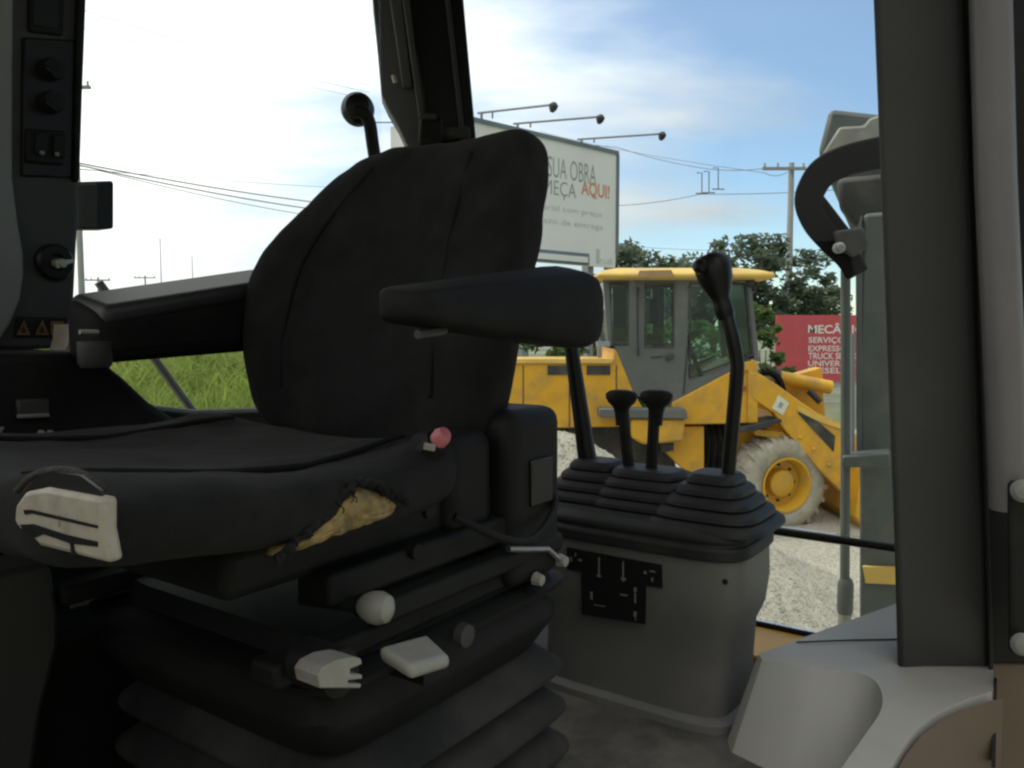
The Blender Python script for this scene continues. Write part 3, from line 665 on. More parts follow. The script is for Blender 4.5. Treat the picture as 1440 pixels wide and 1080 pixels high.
# wheels
def wheel(cx_, cy_, dy, yaw, lugs=True):
    c = W(cx_, cy_, LY) + Vector((0, dy, 0)); rad = .545; hw = .21
    ax = Vector((math.sin(yaw), -math.cos(yaw), 0))            # axle, outwards to the camera
    wh = bpy.data.objects.new('wheel', None); col.objects.link(wh); wh.parent = ld
    wh.location = c - Vector((lb.x, LY, 0))
    def put(nm, bm_, m_, sm=35, bv=0):
        bmesh.ops.translate(bm_, vec=-c, verts=bm_.verts); return obj(nm, bm_, m_, wh, smooth=sm, local=True, bevel=bv)
    bm = new(); lathe(bm, [(.29, hw * .8), (.34, hw * .98), (.42, hw * 1.06), (.48, hw * 1.0), (.515, hw * .86), (.525, hw * .5), (.525, -hw * .5), (.515, -hw * .86), (.48, -hw), (.42, -hw * 1.06), (.29, -hw * .8)], c, ax, 48, False); put('tyre', bm, M['tyre'], 60)
    bm = new(); lathe(bm, [(.305, hw * .80), (.315, hw * .98), (.29, hw * .98), (.275, hw * .75), (.26, hw * .15), (.16, hw * .1), (.15, hw * .55), (.12, hw * .62), (.001, hw * .62)], c, ax, 36, False); put('rim', bm, M['rim'])
    bm = new(); lathe(bm, [(.315, -hw * .9), (.26, -hw * .5), (.001, -hw * .4)], c, ax, 24, False); put('rim_back', bm, M['ldark'])
    u = UPV.copy(); v = ax.cross(u).normalized()
    if lugs:
        proto = None
        for k in range(22):
            for sgn in (1, -1):
                an = 2 * math.pi * (k + (0 if sgn > 0 else .5)) / 22
                rd = u * math.cos(an) + v * math.sin(an); tg = ax.cross(rd).normalized()
                if proto is None:
                    # built once round the origin: x along axle, y tangent, z outwards
                    pb = new(); hexa(pb, [(.02, -.01, .50), (hw * 1.02, -.055, .46), (hw * 1.04, .005, .46), (.02, .045, .50), (.02, .0, .557), (hw * .9, -.045, .545), (hw * .92, .0, .545), (.02, .04, .557)])
                    me = bpy.data.meshes.new('tread_lug'); bmesh.ops.recalc_face_normals(pb, faces=pb.faces); pb.to_mesh(pb and me); pb.free(); me.materials.append(M['tyre']); proto = me
                lo_ = bpy.data.objects.new('tread_lug', proto); col.objects.link(lo_); lo_.parent = wh
                bx = ax * sgn; ty = rd.cross(bx)
                lo_.matrix_local = Matrix((bx, ty, rd)).transposed().to_4x4()
    for k in range(8):
        an = 2 * math.pi * k / 8; pp = c + ax * (hw * .13) + (u * math.cos(an) + v * math.sin(an)) * .205
        bm = new(); lathe(bm, [(.016, 0), (.016, .02), (.008, .026)], pp, ax, 6); put('wheel_nut', bm, M['ldark'])
    return wh
wheel(1096, 680, .1, R(16))
wheel(770, 680, .1, 0)
wheel(1118, 680, LWD - .1, R(16))
wheel(775, 680, LWD - .1, 0)

# ================================================================== BACKHOE: CAB SHELL
FLOOR, ROOF = -0.69, 1.02
cab = thing('backhoe_cab', 'dark backhoe cab interior with thick black corner posts around the seat', 'cab', K(0.9, 0.85, -EYE), CA)
bm = new(); kbox(bm, -0.2, 1.82, 0.28, 1.50, FLOOR - .06, FLOOR); obj('floor_plate', bm, M['floor'], cab)
bm = new(); kbox(bm, -0.62, 2.05, 0.10, 1.74, ROOF, ROOF + .10); obj('roof', bm, M['pillar'], cab, bevel=.02)
# near rear corner post
def section_post(name, secs, m, bevel=.012, parent=cab):
    return obj(name, loft(new(), secs), m, parent, bevel=bevel)
def slab(px0, px1, py, Y, dep, skew=0.0):
    a, b = W(px0, py, Y), W(px1, py, Y + skew); n = Vector(((px0 + px1 - 1440) / 2 / F, 1, 0)).normalized() * dep
    zt = (a.z + b.z) / 2; a.z = b.z = zt
    return [a, b, b + n, a + n]
np_ = section_post('corner_post', [slab(1262.5, 1395, 968, 1.27, .12), slab(1257, 1389, 760, 1.27, .12), slab(1236, 1371, 200, 1.27, .12), slab(1228, 1363, 0, 1.27, .12), slab(1219, 1354, -235, 1.27, .12)], M['pillar'])
bm = new(); loft(bm, [slab(1391, 1398, 968, 1.257, .03), slab(1385, 1392, 760, 1.257, .03), slab(1367, 1374, 200, 1.257, .03), slab(1359, 1366, 0, 1.257, .03), slab(1350, 1357, -235, 1.257, .03)]); obj('seal_strip', bm, M['black'], np_, bevel=.003)
# door hinge side: silver tube and black door frame at the picture's right edge
bm = new(); tube(bm, [W(1420, 715, 1.20), W(1416, 600, 1.20), W(1400, 250, 1.20), W(1393, 0, 1.20), W(1385, -260, 1.20)], .0275, 20); obj('door_tube', bm, M['silver'], cab)
bm = new(); loft(bm, [slab(1384, 1580, 935, 1.275, .05), slab(1380, 1580, 680, 1.275, .05), slab(1366, 1580, 300, 1.275, .05), slab(1352, 1580, -260, 1.275, .05)]); dfm = obj('door_frame', bm, M['black'], cab, bevel=.006)
bm = new(); loft(bm, [slab(1418, 1470, 925, 1.17, .06), slab(1416, 1470, 672, 1.17, .06)]); hg = obj('hinge_plate', bm, M['black'], cab, bevel=.012, seg=3)
for py in (690, 905):
    bm = new(); lathe(bm, [(.016, 0), (.017, .005), (.012, .012), (.002, .015)], W(1437, py, 1.163), (-.3, -1, .15), 14); obj('hinge_bolt', bm, M['trim_grey'], hg)
bm = new(); loft(bm, [slab(1394, 1400, 1080, 1.15, .02), slab(1398, 1402, 960, 1.20, .02)]); obj('hanging_cable', bm, M['black'], cab)
bm = new(); loft(bm, [slab(1380, 1620, 1250, 1.285, .05), slab(1384, 1620, 928, 1.285, .05)]); obj('sill_panel', bm, M['tan'], cab, bevel=.01)

# far rear corner post: grooved mouldings leaning with the cab
FY = 2.22
def strip(top, bot, Y, dep):
    (a0, b0), (a1, b1) = top, bot
    def f(x0, x1, py): return slab(x0, x1, py, Y, dep)
    e = lambda py: (a0 + (a1 - a0) * min(py / 190, 1.5), b0 + (b1 - b0) * min(py / 190, 1.5))
    return [f(*e(py), py) for py in (812, 640, 420, 190, 0, -66)]
fp = section_post('corner_post', strip((572, 652), (600, 669), FY, .10), M['gloss_black'], .008)
kink = [slab(x0, x1, py, FY - .01, .09) for x0, x1, py in ((575, 622, 812), (575, 620, 640), (577, 618, 420), (572, 606, 205), (560, 603, 178), (545, 600, 152), (536, 598, 132), (530, 584, 60), (524, 576, 0), (520, 572, -66))]
section_post('window_channel', kink, M['pillar'], .004, fp)
section_post('rubber_strip', [slab(x0, x1, py, FY - .03, .03) for x0, x1, py in ((566, 580, 122), (557, 573, 60), (548, 566, 0), (543, 561, -40))], M['pillar'], .004, fp)
section_post('rubber_strip', [slab(x0, x1, py, FY - .035, .03) for x0, x1, py in ((588, 598, 160), (574, 584, 60), (566, 577, 0), (561, 572, -40))], M['pillar'], .004, fp)
section_post('rubber_strip', strip((626, 633), (647, 654), FY - .02, .03), M['pillar'], .004, fp)
bm = new(); tube(bm, [W(553, 106, FY - .05), W(556, 116, FY - .05)], .006, 8); obj('screw_cover', bm, M['beige'], fp)
lt = obj('window_latch', loft(new(), [slab(588, 622, 196, FY - .10, .08), slab(590, 622, 164, FY - .10, .08)]), M['black'], fp, bevel=.008)
obj('latch_lever', loft(new(), [slab(588, 614, 165, FY - .13, .02), slab(590, 612, 159, FY - .13, .02)]), M['pillar'], lt, bevel=.003)
obj('latch_shelf', loft(new(), [slab(612, 662, 190, FY - .06, .05), slab(622, 660, 178, FY - .06, .05)]), M['pillar'], fp, bevel=.003)

# rear wall: window rail, lower sill, panes
bm = new(); tube(bm, [K(1.80, .16, -.458), K(1.80, 1.42, -.458)], .0095, 8); obj('window_rail', bm, M['gloss_black'], cab)
bm = new(); kbox(bm, 1.785, 1.804, .18, 1.45, FLOOR, FLOOR + .018); obj('rear_sill', bm, M['hose'], cab, bevel=.005)
bm = new(); kbox(bm, 1.62, 1.784, .45, .80, FLOOR + .004, FLOOR + .010); obj('threshold_plate', bm, M['yellow'], cab)
bm = new(); kbox(bm, -.46, -.38, .26, 1.50, FLOOR, -.02); obj('front_cowl', bm, M['black'], cab, bevel=.02)  # unseen cowl, added to block gravel-bounced light from the front
for l_ in (.30, 1.46):
    bm = new(); tube(bm, [K(-.42, l_, -.02), K(-.40, l_, ROOF)], .045, 10); obj('front_post', bm, M['pillar'], cab)
bm = new(); kbox(bm, 1.797, 1.802, .18, 1.46, -.445, ROOF); obj('rear_window', bm, M['clear'], cab)
bm = new(); kbox(bm, 1.797, 1.802, .18, 1.40, FLOOR + .02, -.47); obj('lower_rear_window', bm, M['clear'], cab)
# right-hand side: low side wall, window, window channel
SW = 1.45
bm = new(); prof = [(-.2, FLOOR), (1.80, FLOOR), (1.80, -.20), (1.2, -.19), (.95, -.175), (.84, -.155), (.76, -.125), (.70, -.095), (.655, -.065), (.62, -.035), (.60, -.028), (-.2, -.028)]
prism(bm, [K(r, SW, z) for r, z in prof], LX * .05); obj('side_wall', bm, M['black'], cab)
bm = new(); tube(bm, [K(r, SW - .004, z + .004) for r, z in prof[2:-1]], .006, 6); obj('window_edge', bm, M['trim_grey'], cab)
bm = new(); kbox(bm, .66, 1.52, SW + .02, SW + .025, -.19, ROOF); obj('side_window', bm, M['clear'], cab)
a, b = C(208, 492, l=SW + .12), C(262, 566, l=SW + .10)
bm = new(); tube(bm, [a + (a - b) * 1.2, b + (b - a) * .6], .009, 8); obj('grab_rail', bm, M['silver'], cab)

# ------------------------------------------------------------------ switch column on the right-hand wall (picture's left edge)
CL = 1.38
swc = thing('switch_column', 'tall dark switch column with knobs and key on the far left', 'switch column', K(.6, CL + .03, -EYE), CA)
def lp(pts, l=CL): return [C(x, y, l=l) for x, y in pts]
def wplate(name, pts, l, th, m, parent, bevel=.004, label=None, smooth=35):
    return obj(name, prism(new(), lp(pts, l), LX * th), m, parent, bevel=bevel, label=label, smooth=smooth)
body = wplate('column_body', [(-120, -300), (127, -300), (122, 0), (117, 130), (112, 300), (106, 420), (96, 490), (-120, 496)], CL, .06, M['pillar'], swc, .008)
wplate('side_trim', [(-160, -300), (22, -300), (20, 0), (19, 250), (26, 310), (34, 355), (35, 385), (30, 420), (16, 455), (-6, 490), (-160, 495)], CL - .012, .03, M['trim_grey'], swc, .006)
wplate('switch_panel', [(33, 52), (106, 56), (102, 250), (31, 248)], CL - .006, .02, M['gloss_black'], swc, .003)
vt = wplate('vent_panel', [(42, -12), (92, -8), (90, 50), (42, 44)], CL - .008, .02, M['black'], swc, .004)
wplate('vent_recess', [(48, -8), (84, -4), (82, 40), (48, 36)], CL - .011, .004, M['gloss_black'], vt, .002)
wplate('column_edge', [(112, -300), (127, -300), (122, 0), (117, 130), (113, 255), (106, 255), (108, 120), (112, 0)], CL - .014, .02, M['black'], swc, .004)
for py, m_ in ((99, 0), (145, 1)):
    c = C(69, py, l=CL - .006); bm = new(); lathe(bm, [(.0175, 0), (.0175, .012), (.015, .02), (.002, .021)], c, -LX, 20); kb = obj('rotary_knob', bm, M['black'], swc)
    bm = new(); p, q = C(63, py - 5 + m_ * 2, l=CL - .030), C(77 + m_ * 3, py + 6 + m_ * 4, l=CL - .030); tube(bm, [p, q], .0045, 8); obj('knob_pointer', bm, M['gloss_black'], kb)
wplate('rocker_housing', [(38, 180), (93, 184), (91, 232), (37, 228)], CL - .014, .012, M['black'], swc, .004)
for (x, y) in ((61, 192), (86, 196)):
    wplate('rocker_switch', [(x - 10, y - 8), (x + 8, y - 7), (x + 7, y + 26), (x - 10, y + 24)], CL - .020, .008, M['black'], swc, .003)
for (x, y) in ((59, 215), (80, 217)):
    bm = new(); lathe(bm, [(.004, 0), (.003, .003), (.0005, .004)], C(x, y, l=CL - .021), -LX, 8); obj('switch_lamp', bm, M['trim_grey'], swc)
c = C(75, 369, l=CL); bm = new(); lathe(bm, [(.030, 0), (.030, .008), (.026, .013), (.014, .013), (.012, .006), (.001, .006)], c, -LX, 28); ig = obj('ignition_switch', bm, M['gloss_black'], swc)
bm = new(); p = C(80, 371, l=CL - .03); q = C(104, 366, l=CL - .035); prism(bm, [p + Vector((0, 0, .006)), p - Vector((0, 0, .008)), q - Vector((0, 0, .003)), q + Vector((0, 0, .002))], LX * .003); kk = obj('key', bm, M['green_metal'], ig, bevel=.001)
bm = new(); lathe(bm, [(.008, 0), (.008, .022), (.006, .026)], C(78, 371, l=CL - .008), -LX, 12); obj('lock_barrel', bm, M['green_metal'], ig)
wd = wplate('warning_decal', [(24, 445), (94, 447), (91, 474), (20, 474)], CL - .004, .003, M['black'], swc, 0)
for x in (32, 58, 80):
    wplate('warning_mark', [(x - 8, 471), (x + 2, 450), (x + 11, 471)] if x < 60 else [(x - 8, 452), (x + 10, 452), (x + 10, 471), (x - 8, 471)], CL - .0065, .002, M['orange_decal'], wd, 0, smooth=0)
    wplate('warning_print', [(x - 2, 468), (x + 1, 457), (x + 5, 468)], CL - .009, .001, M['decal_black'], wd, 0, smooth=0)
# small box on the window beyond the column
sb = thing('mirror', 'small dark rectangular mirror sticking out beside the switch column', 'mirror', K(.76, 1.62, -EYE), CA)
obj('housing', prism(new(), lp([(96, 256), (158, 254), (160, 258), (160, 320), (157, 322), (96, 322)], 1.60), LX * .05), M['gloss_black'], sb, bevel=.006, seg=3)
obj('face', prism(new(), lp([(98, 259), (137, 258), (137, 319), (98, 319)], 1.595), LX * .006), M['pillar'], sb, bevel=.002)
obj('stay', prism(new(), lp([(60, 285), (100, 283), (100, 293), (60, 295)], 1.61), LX * .02), M['black'], sb)

# ------------------------------------------------------------------ side console below the column
scn = thing('side_console', 'black side console beside the far side of the seat', 'console', K(.35, 1.3, -EYE), CA)
prof = [(-.2, FLOOR), (.50, FLOOR), (.62, -.40), (.72, -.19), (.755, -.155), (.70, -.115), (.66, -.075), (.625, -.045), (.59, -.034), (-.2, -.034)]
obj('body', prism(new(), [K(r, 1.18, z) for r, z in prof], LX * .24), M['black'], scn, bevel=.014, seg=3)
def cp(pts, l, th, m, name, bevel=.004): return obj(name, prism(new(), [C(x, y, l=l) for x, y in pts], LX * th), m, scn, bevel=bevel)
cp([(24, 562), (71, 560), (71, 586), (26, 588)], 1.172, .01, M['pillar'], 'socket_cover')
cp([(26, 583), (71, 581), (71, 587), (26, 589)], 1.168, .008, M['trim_grey'], 'cover_lip', .002)
for x in (57, 70):
    bm = new(); lathe(bm, [(.005, 0), (.004, .005), (.001, .006)], C(x, 609, l=1.178), -LX, 10); obj('terminal', bm, M['knob_grey'], scn)
cp([(-10, 604), (8, 600), (2, 612), (-12, 616)], 1.17, .01, M['trim_grey'], 'switch_tab', .002)
# added pale piece for the bright outdoors in the gap between column and armrest
bm = new(); q = [C(82, 504, l=1.30), C(114, 505, l=1.30), C(114, 488, l=1.30), (C(106, 478, l=1.30)), C(101, 458, l=1.30), C(97, 455, l=1.30), C(95, 478, l=1.30), C(90, 494, l=1.30)]
obj('bright_gap_piece', prism(bm, q, LX * .05), M['beige'], scn, bevel=.006)
# box and ledge on the floor beyond the seat
fb = thing('floor_box', 'black box with a thin metal lid edge on the floor left of the seat base', 'box', K(.62, 1.25, FLOOR), CA)
bm = new(); kbox(bm, .46, .80, 1.08, 1.40, FLOOR, -.405); obj('box_body', bm, M['black'], fb, bevel=.012)
bm = new(); tube(bm, [C(100, 851, l=1.07), C(232, 821, l=1.07), C(300, 814, l=1.07)], .0045, 6); obj('lid_edge', bm, M['trim_grey'], fb)
obj('lid_tab', prism(new(), [C(117, 845, l=1.06), C(150, 832, l=1.06), C(152, 836, l=1.06), C(122, 848, l=1.06)], LX * .01), M['knob_grey'], fb)
fp_ = thing('floor_panel', 'plain dark grey panel standing on the floor at the bottom left corner', 'panel', K(.2, 1.05, FLOOR), CA)
obj('panel_body', prism(new(), [C(-150, 800, l=.98), C(0, 806, l=.98), C(62, 790, l=.98), C(74, 800, l=.98), C(84, 860, l=.98), C(84, 905, l=.98), C(60, 1000, l=.98), C(30, 1200, l=.98), C(-150, 1200, l=.98)], LX * .08), M['pillar'], fp_, bevel=.012, seg=3)

# ================================================================== OPERATOR SEAT
LC = .80
st = thing('operator_seat', 'worn black fabric operator seat with armrests on a rubber bellows base', 'seat', K(.70, LC, FLOOR), CA)
NS = 44
def back_ring(z, r0, ln, lf, th, wing):
    o_ = []; lc, hw = (ln + lf) / 2, (lf - ln) / 2
    for k in range(NS):
        a = 2 * math.pi * k / NS; ca, sa = math.cos(a), math.sin(a)
        l = hw * sgp(ca, .55); b = sgp(sa, .55)
        r = r0 + th / 2 + b * th / 2
        if b < 0: r += wing * (1 - (l / hw) ** 2) * abs(b)
        o_.append(K(r, lc + l, z))
    return o_
BS = [(-.175, .79, .66, .98, .09, .01), (-.155, .765, .62, 1.02, .12, .025), (-.10, .755, .59, 1.06, .13, .04), (-.02, .765, .585, 1.09, .13, .05), (.06, .79, .575, 1.105, .12, .05), (.10, .805, .575, 1.098, .115, .045),
      (.14, .82, .576, 1.07, .11, .035), (.185, .845, .582, 1.03, .10, .025), (.225, .868, .592, .985, .09, .015), (.252, .885, .604, .95, .08, .01), (.266, .90, .63, .92, .06, .004), (.270, .915, .66, .87, .03, 0)]
bk_ = obj('backrest', loft(new(), [back_ring(*s) for s in BS]), M['fabric'], st, smooth=180, sub=2)
wr = bpy.data.textures.new('sagging_cloth', 'CLOUDS'); wr.noise_scale = 0.11; wr.noise_depth = 2
def sag(o, st_):
    d = o.modifiers.new('sag', 'DISPLACE'); d.texture = wr; d.texture_coords = 'LOCAL'; d.strength = st_; d.mid_level = 0.5
sag(bk_, .016)
def back_pt(z, f, dr=-.004):
    for s0, s1 in zip(BS, BS[1:]):
        if s0[0] <= z <= s1[0]:
            t_ = (z - s0[0]) / (s1[0] - s0[0]); z_, r0, ln, lf, th, wg = [x + (y - x) * t_ for x, y in zip(s0, s1)]; hw = (lf - ln) / 2
            l = hw * f + (ln + lf) / 2 - LC; ca = abs(f) ** (1 / .55); sa = math.sqrt(max(0, 1 - ca * ca)); b = -(sa ** .55)
            return K(r0 + th / 2 + b * th / 2 + wg * (1 - f * f) * abs(b) + dr, LC + l, z)
for f0, f1 in ((-.62, -.5), (.62, .5)):
    bm = new(); tube(bm, [back_pt(-.09 + .33 * k / 14, f0 + (f1 - f0) * k / 14, .001) for k in range(15)], .0035, 6); obj('piping', bm, M['piping'], bk_)
# side of the head part: grey seam patch at the near edge
# cushion
def cush_ring(r, ln, lf, zt, zb, bol):
    o_ = []; lc, hw = (ln + lf) / 2, (lf - ln) / 2
    for k in range(NS):
        a = 2 * math.pi * k / NS; ca, sa = math.cos(a), math.sin(a)
        l = hw * sgp(ca, .5); b = sgp(sa, .55); zm = (zt + zb) / 2
        z = zm + b * (zt - zb) / 2
        if b > 0: z -= bol * (1 - (l / hw) ** 2) * b
        o_.append(K(r, lc + l, z))
    return o_
CS = [(.240, .60, .96, -.125, -.145, 0), (.243, .545, 1.02, -.112, -.155, .0), (.252, .515, 1.05, -.104, -.163, .002), (.272, .503, 1.06, -.100, -.170, .006), (.32, .50, 1.065, -.102, -.178, .014), (.42, .507, 1.068, -.113, -.192, .024), (.52, .517, 1.07, -.119, -.204, .03), (.60, .530, 1.07, -.113, -.208, .034), (.66, .545, 1.065, -.108, -.205, .034), (.71, .57, 1.05, -.112, -.195, .03), (.735, .61, 1.02, -.13, -.18, .02)]
cu_ = obj('cushion', loft(new(), [cush_ring(*s) for s in CS]), M['fabric'], st, smooth=180, sub=2)
sag(cu_, .018)
for sgn in (-1, 1):
    bm = new(); q = []
    for k in range(16):
        r = .26 + .44 * k / 15
        for s0, s1 in zip(CS, CS[1:]):
            if s0[0] <= r <= s1[0]:
                t_ = (r - s0[0]) / (s1[0] - s0[0]); _, ln, lf, zt, zb, bol = [x + (y - x) * t_ for x, y in zip(s0, s1)]; hw = (lf - ln) / 2
        f = .66; l = hw * f + sgn * ((ln + lf) / 2 - LC); ca = f ** (1 / .5); sa = math.sqrt(1 - ca * ca); b = sa ** .55
        q.append(K(r, LC + sgn * l, (zt + zb) / 2 + b * (zt - zb) / 2 - bol * (1 - f * f) * b + .0015))
    tube(bm, q, .0035, 6); obj('piping', bm, M['piping'], cu_)
# torn cover: exposed foam on the near side of the cushion
NL = LC - .283
def foam_pt(px, py, push=0.0):
    p = C(px, py, l=NL); return p - LX * push
outl = [(380, 789), (398, 770), (430, 742), (455, 712), (478, 688), (500, 676), (530, 684), (552, 696), (572, 708), (558, 722), (520, 738), (470, 756), (425, 776)]
outl = [(a_[0] + (b_[0] - a_[0]) * t_ + random.uniform(-3.5, 3.5), a_[1] + (b_[1] - a_[1]) * t_ + random.uniform(-3.5, 3.5)) for a_, b_ in zip(outl, outl[1:] + outl[:1]) for t_ in (0, .33, .66)]
bm = new(); ctr = bm.verts.new(foam_pt(480, 728, .012)); rg1 = [bm.verts.new(foam_pt(x, y, -.012)) for x, y in outl]
rg2 = [bm.verts.new(foam_pt(480 + (x - 480) * .86, 728 + (y - 728) * .86, .006)) for x, y in outl]; rg3 = [bm.verts.new(foam_pt(480 + (x - 480) * .45, 728 + (y - 728) * .45, .013 + random.uniform(-.003, .003))) for x, y in outl]
n_ = len(outl)
for i in range(n_):
    j = (i + 1) % n_
    bm.faces.new((rg1[i], rg1[j], rg2[j], rg2[i])); bm.faces.new((rg2[i], rg2[j], rg3[j], rg3[i])); bm.faces.new((rg3[i], rg3[j], ctr))
fm = obj('exposed_foam', bm, M['foam'], cu_, smooth=180, sub=1, label='torn patch of yellow brown foam on the cushion side')
d = fm.modifiers.new('crumble', 'DISPLACE'); tx = bpy.data.textures.new('crumbled_foam', 'CLOUDS'); tx.noise_scale = .012; d.texture = tx; d.texture_coords = 'LOCAL'; d.strength = .007
lip = [foam_pt(x + random.uniform(-2, 2), y + random.uniform(-2.5, 1.5), .004 + random.uniform(0, .006)) for x, y in outl[:24]]
bm = new(); tube(bm, spline(lip, 3), [.0035 + .002 * math.sin(k * 1.7) for k in range(len(lip) * 3 - 2)], 7); obj('torn_edge', bm, M['fabric'], cu_, smooth=60)
for k in range(6):
    p = random.choice(lip[6:20]); bm = new(); e = p - UPV * random.uniform(.006, .016) + RX * random.uniform(-.006, .003) - LX * .009
    tube(bm, spline([p, p.lerp(e, .5) - LX * .006, e], 4), .0006, 5); obj('loose_thread', bm, M['fabric'], cu_)
# beige adjuster grille in the front corner of the cushion
def gp(pts, rr, th, m, name, parent, bevel=.003): return obj(name, prism(new(), [C(x, y, r=rr) for x, y in pts], RX * th), m, parent, bevel=bevel)
fg = gp([(19, 735), (20, 712), (34, 692), (62, 686), (143, 701), (143, 745), (152, 793), (104, 781), (56, 769), (44, 757), (26, 744)], .233, .010, M['beige'], 'adjuster_grille', st, .003)
for sl in ([(33, 717), (44, 717), (136, 739), (136, 743), (44, 722), (34, 724)], [(28, 738), (46, 737), (92, 752), (136, 762), (136, 769), (98, 764), (60, 751), (46, 757), (34, 748)], [(98, 764), (102, 765), (105, 781), (100, 780)]):
    gp(sl, .2322, .002, M['decal_black'], 'grille_slot', fg, 0)
gp([(80, 724), (82, 724), (83, 741), (81, 741)], .2323, .002, M['knob_grey'], 'grille_rib', fg, 0)
bm = new(); tube(bm, spline([C(24, 690, r=.243), C(45, 670, r=.243), C(80, 660, r=.245), (C(115, 666, r=.245)), C(146, 690, r=.248)], 5), .0024, 8); obj('cover_edge', bm, M['cover_edge'], cu_)
gp([(34, 692), (48, 674), (80, 664), (113, 669), (141, 690), (143, 703), (62, 688)], .2365, .002, M['decal_black'], 'pocket', cu_, 0)
# armrests
def armrest(l0, l1, rf, rr, zf, zr, tilt):
    rings = []; ss = [(0, .62, .45), (.008, .82, .72), (.03, .96, .93), (.06, 1, 1), (.1, 1, 1), (.5, 1, 1), (.8, 1, 1), (.9, .97, 1), (.96, .85, .95), (.99, .62, .85), (1, .4, .7)]
    for d, sh, sw in ss:
        r = rf + d * (rr - rf); a, b = zf[0] + (zr[0] - zf[0]) * d, zf[1] + (zr[1] - zf[1]) * d; m_ = (a + b) / 2; h = (a - b) / 2 * sh; hw = (l1 - l0) / 2 * sw; lc = (l0 + l1) / 2
        rings.append([K(r, lc + hw * sgp(math.cos(an), .42), m_ + h * sgp(math.sin(an), .42) + (tilt * (sgp(math.cos(an), .42) - 1) * .5 * h / .04 if math.sin(an) > 0 else 0)) for an in (2 * math.pi * k / 24 for k in range(24))])
    return obj('armrest', loft(new(), rings), M['arm'], st, smooth=50)
na = armrest(.428, .492, .492, .80, (.034, .004), (.078, -.028), .012)
fa = armrest(1.09, 1.19, .575, .92, (.044, -.052), (.104, -.036), .024)
bm = new(); tube(bm, [K(.505, .45, -.006), K(.54, .45, -.003)], .004, 8); obj('height_adjuster', bm, M['pillar'], na)
bm = new(); kbox(bm, .80, .84, .500, .575, -.02, .05); obj('armrest_bracket', bm, M['black'], na, bevel=.012)
bm = new(); kbox(bm, .85, .90, 1.04, 1.11, -.10, .05); obj('armrest_bracket', bm, M['black'], fa, bevel=.012)
bm = new(); lathe(bm, [(.022, 0), (.022, .03), (.018, .036)], C(133, 480, l=1.105) , (0, 0, -1), 16); ad = obj('adjuster_dial', bm, M['pillar'], fa)
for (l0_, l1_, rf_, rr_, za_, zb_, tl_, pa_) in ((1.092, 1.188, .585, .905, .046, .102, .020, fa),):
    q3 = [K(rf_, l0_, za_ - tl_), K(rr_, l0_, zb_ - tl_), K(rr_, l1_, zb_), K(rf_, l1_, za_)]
    obj('lit_armrest_top', prism(new(), [p + UPV * .002 for p in q3], UPV * -.03), M['arm_lit_top'], pa_, bevel=.012, seg=5, smooth=60)  # added strip; window light on the far armrest top put into its grey
bm = new(); tube(bm, [C(112, 467, l=1.085), C(138, 467, l=1.085)], .0035, 6); obj('dial_edge', bm, M['knob_grey'], ad)
# belt buckle
bm = new(); a = W(598, 640, .84); b = W(628, 606, .82); tube(bm, [a + Vector((-.01, .02, -.05)), a, a.lerp(b, .6)], [.012, .014, .014], 8); bu = obj('belt_buckle', bm, M['black'], st)
bm = new(); d = (b - a).normalized(); lathe(bm, [(.007, 0), (.0095, .006), (.010, .020), (.007, .026), (.001, .027)], a + d * .014, d, 12); obj('buckle_button', bm, M['red'], bu)
bm = new(); tube(bm, [W(596, 627, .80), W(612, 630, .80)], .004, 6); obj('buckle_edge', bm, M['knob_grey'], bu)
bm = new(); kbox(bm, .71, .80, .585, .66, -.25, -.125); obj('backrest_hinge', bm, M['black'], st, bevel=.02, seg=3)
bm = new(); kbox(bm, .81, .93, .565, .70, -.335, -.105); rc_ = obj('belt_reel_cover', bm, M['black'], st, bevel=.022, seg=4)
bm = new(); kbox(bm, .845, .895, .560, .566, -.23, -.17); obj('belt_slot', bm, M['decal_black'], rc_, bevel=.002)
# base: pan, slides, housing, bellows
bm = new(); kbox(bm, .42, .84, LC - .20, LC + .20, -.245, -.195); obj('seat_pan', bm, M['black'], st, bevel=.012)
for r0_, r1_, z0_, z1_, dl_ in ((.52, .90, -.272, -.238, -.222), (.58, .93, -.305, -.280, -.236)):
    bm = new(); kbox(bm, r0_, r1_, LC + dl_, LC + dl_ + .05, z0_, z1_); obj('frame_plate', bm, M['black'], st, bevel=.006)
for px_, py_ in ((600, 718), (582, 775)):
    bm = new(); lathe(bm, [(.009, 0), (.008, .006), (.003, .007)], C(px_, py_, l=LC - .224), -LX, 12); obj('bolt', bm, M['black'], st)
bm = new(); tube(bm, spline([K(.70, LC - .23, -.215), K(.76, LC - .26, -.25), K(.83, LC - .255, -.262), K(.90, LC - .24, -.235), K(.93, LC - .2, -.20)], 5), .005, 8); obj('belt_cable', bm, M['black'], st)
for dl in (-.215, .175):
    bm = new(); kbox(bm, .46, .95, LC + dl, LC + dl + .04, -.335, -.310); obj('slide_rail', bm, M['black'], st, bevel=.006)
bm = new(); tube(bm, [C(715, 772, l=LC - .24), C(770, 772, l=LC - .24), C(790, 790, l=LC - .24)], .004, 6); obj('release_wire', bm, M['steel'], st)
for px, py in ((786, 787), (752, 813)):
    bm = new(); lathe(bm, [(.009, 0), (.007, .012), (.001, .013)], C(px, py, l=LC - .235), -LX - UPV * .1, 10); obj('rail_cap', bm, M['knob_grey'], st)
def rrect(rc, lc, hr, hl, z, p=.38, n=40):
    return [K(rc + hr * sgp(math.cos(a), p), lc + hl * sgp(math.sin(a), p), z) for a in (2 * math.pi * k / n for k in range(n))]
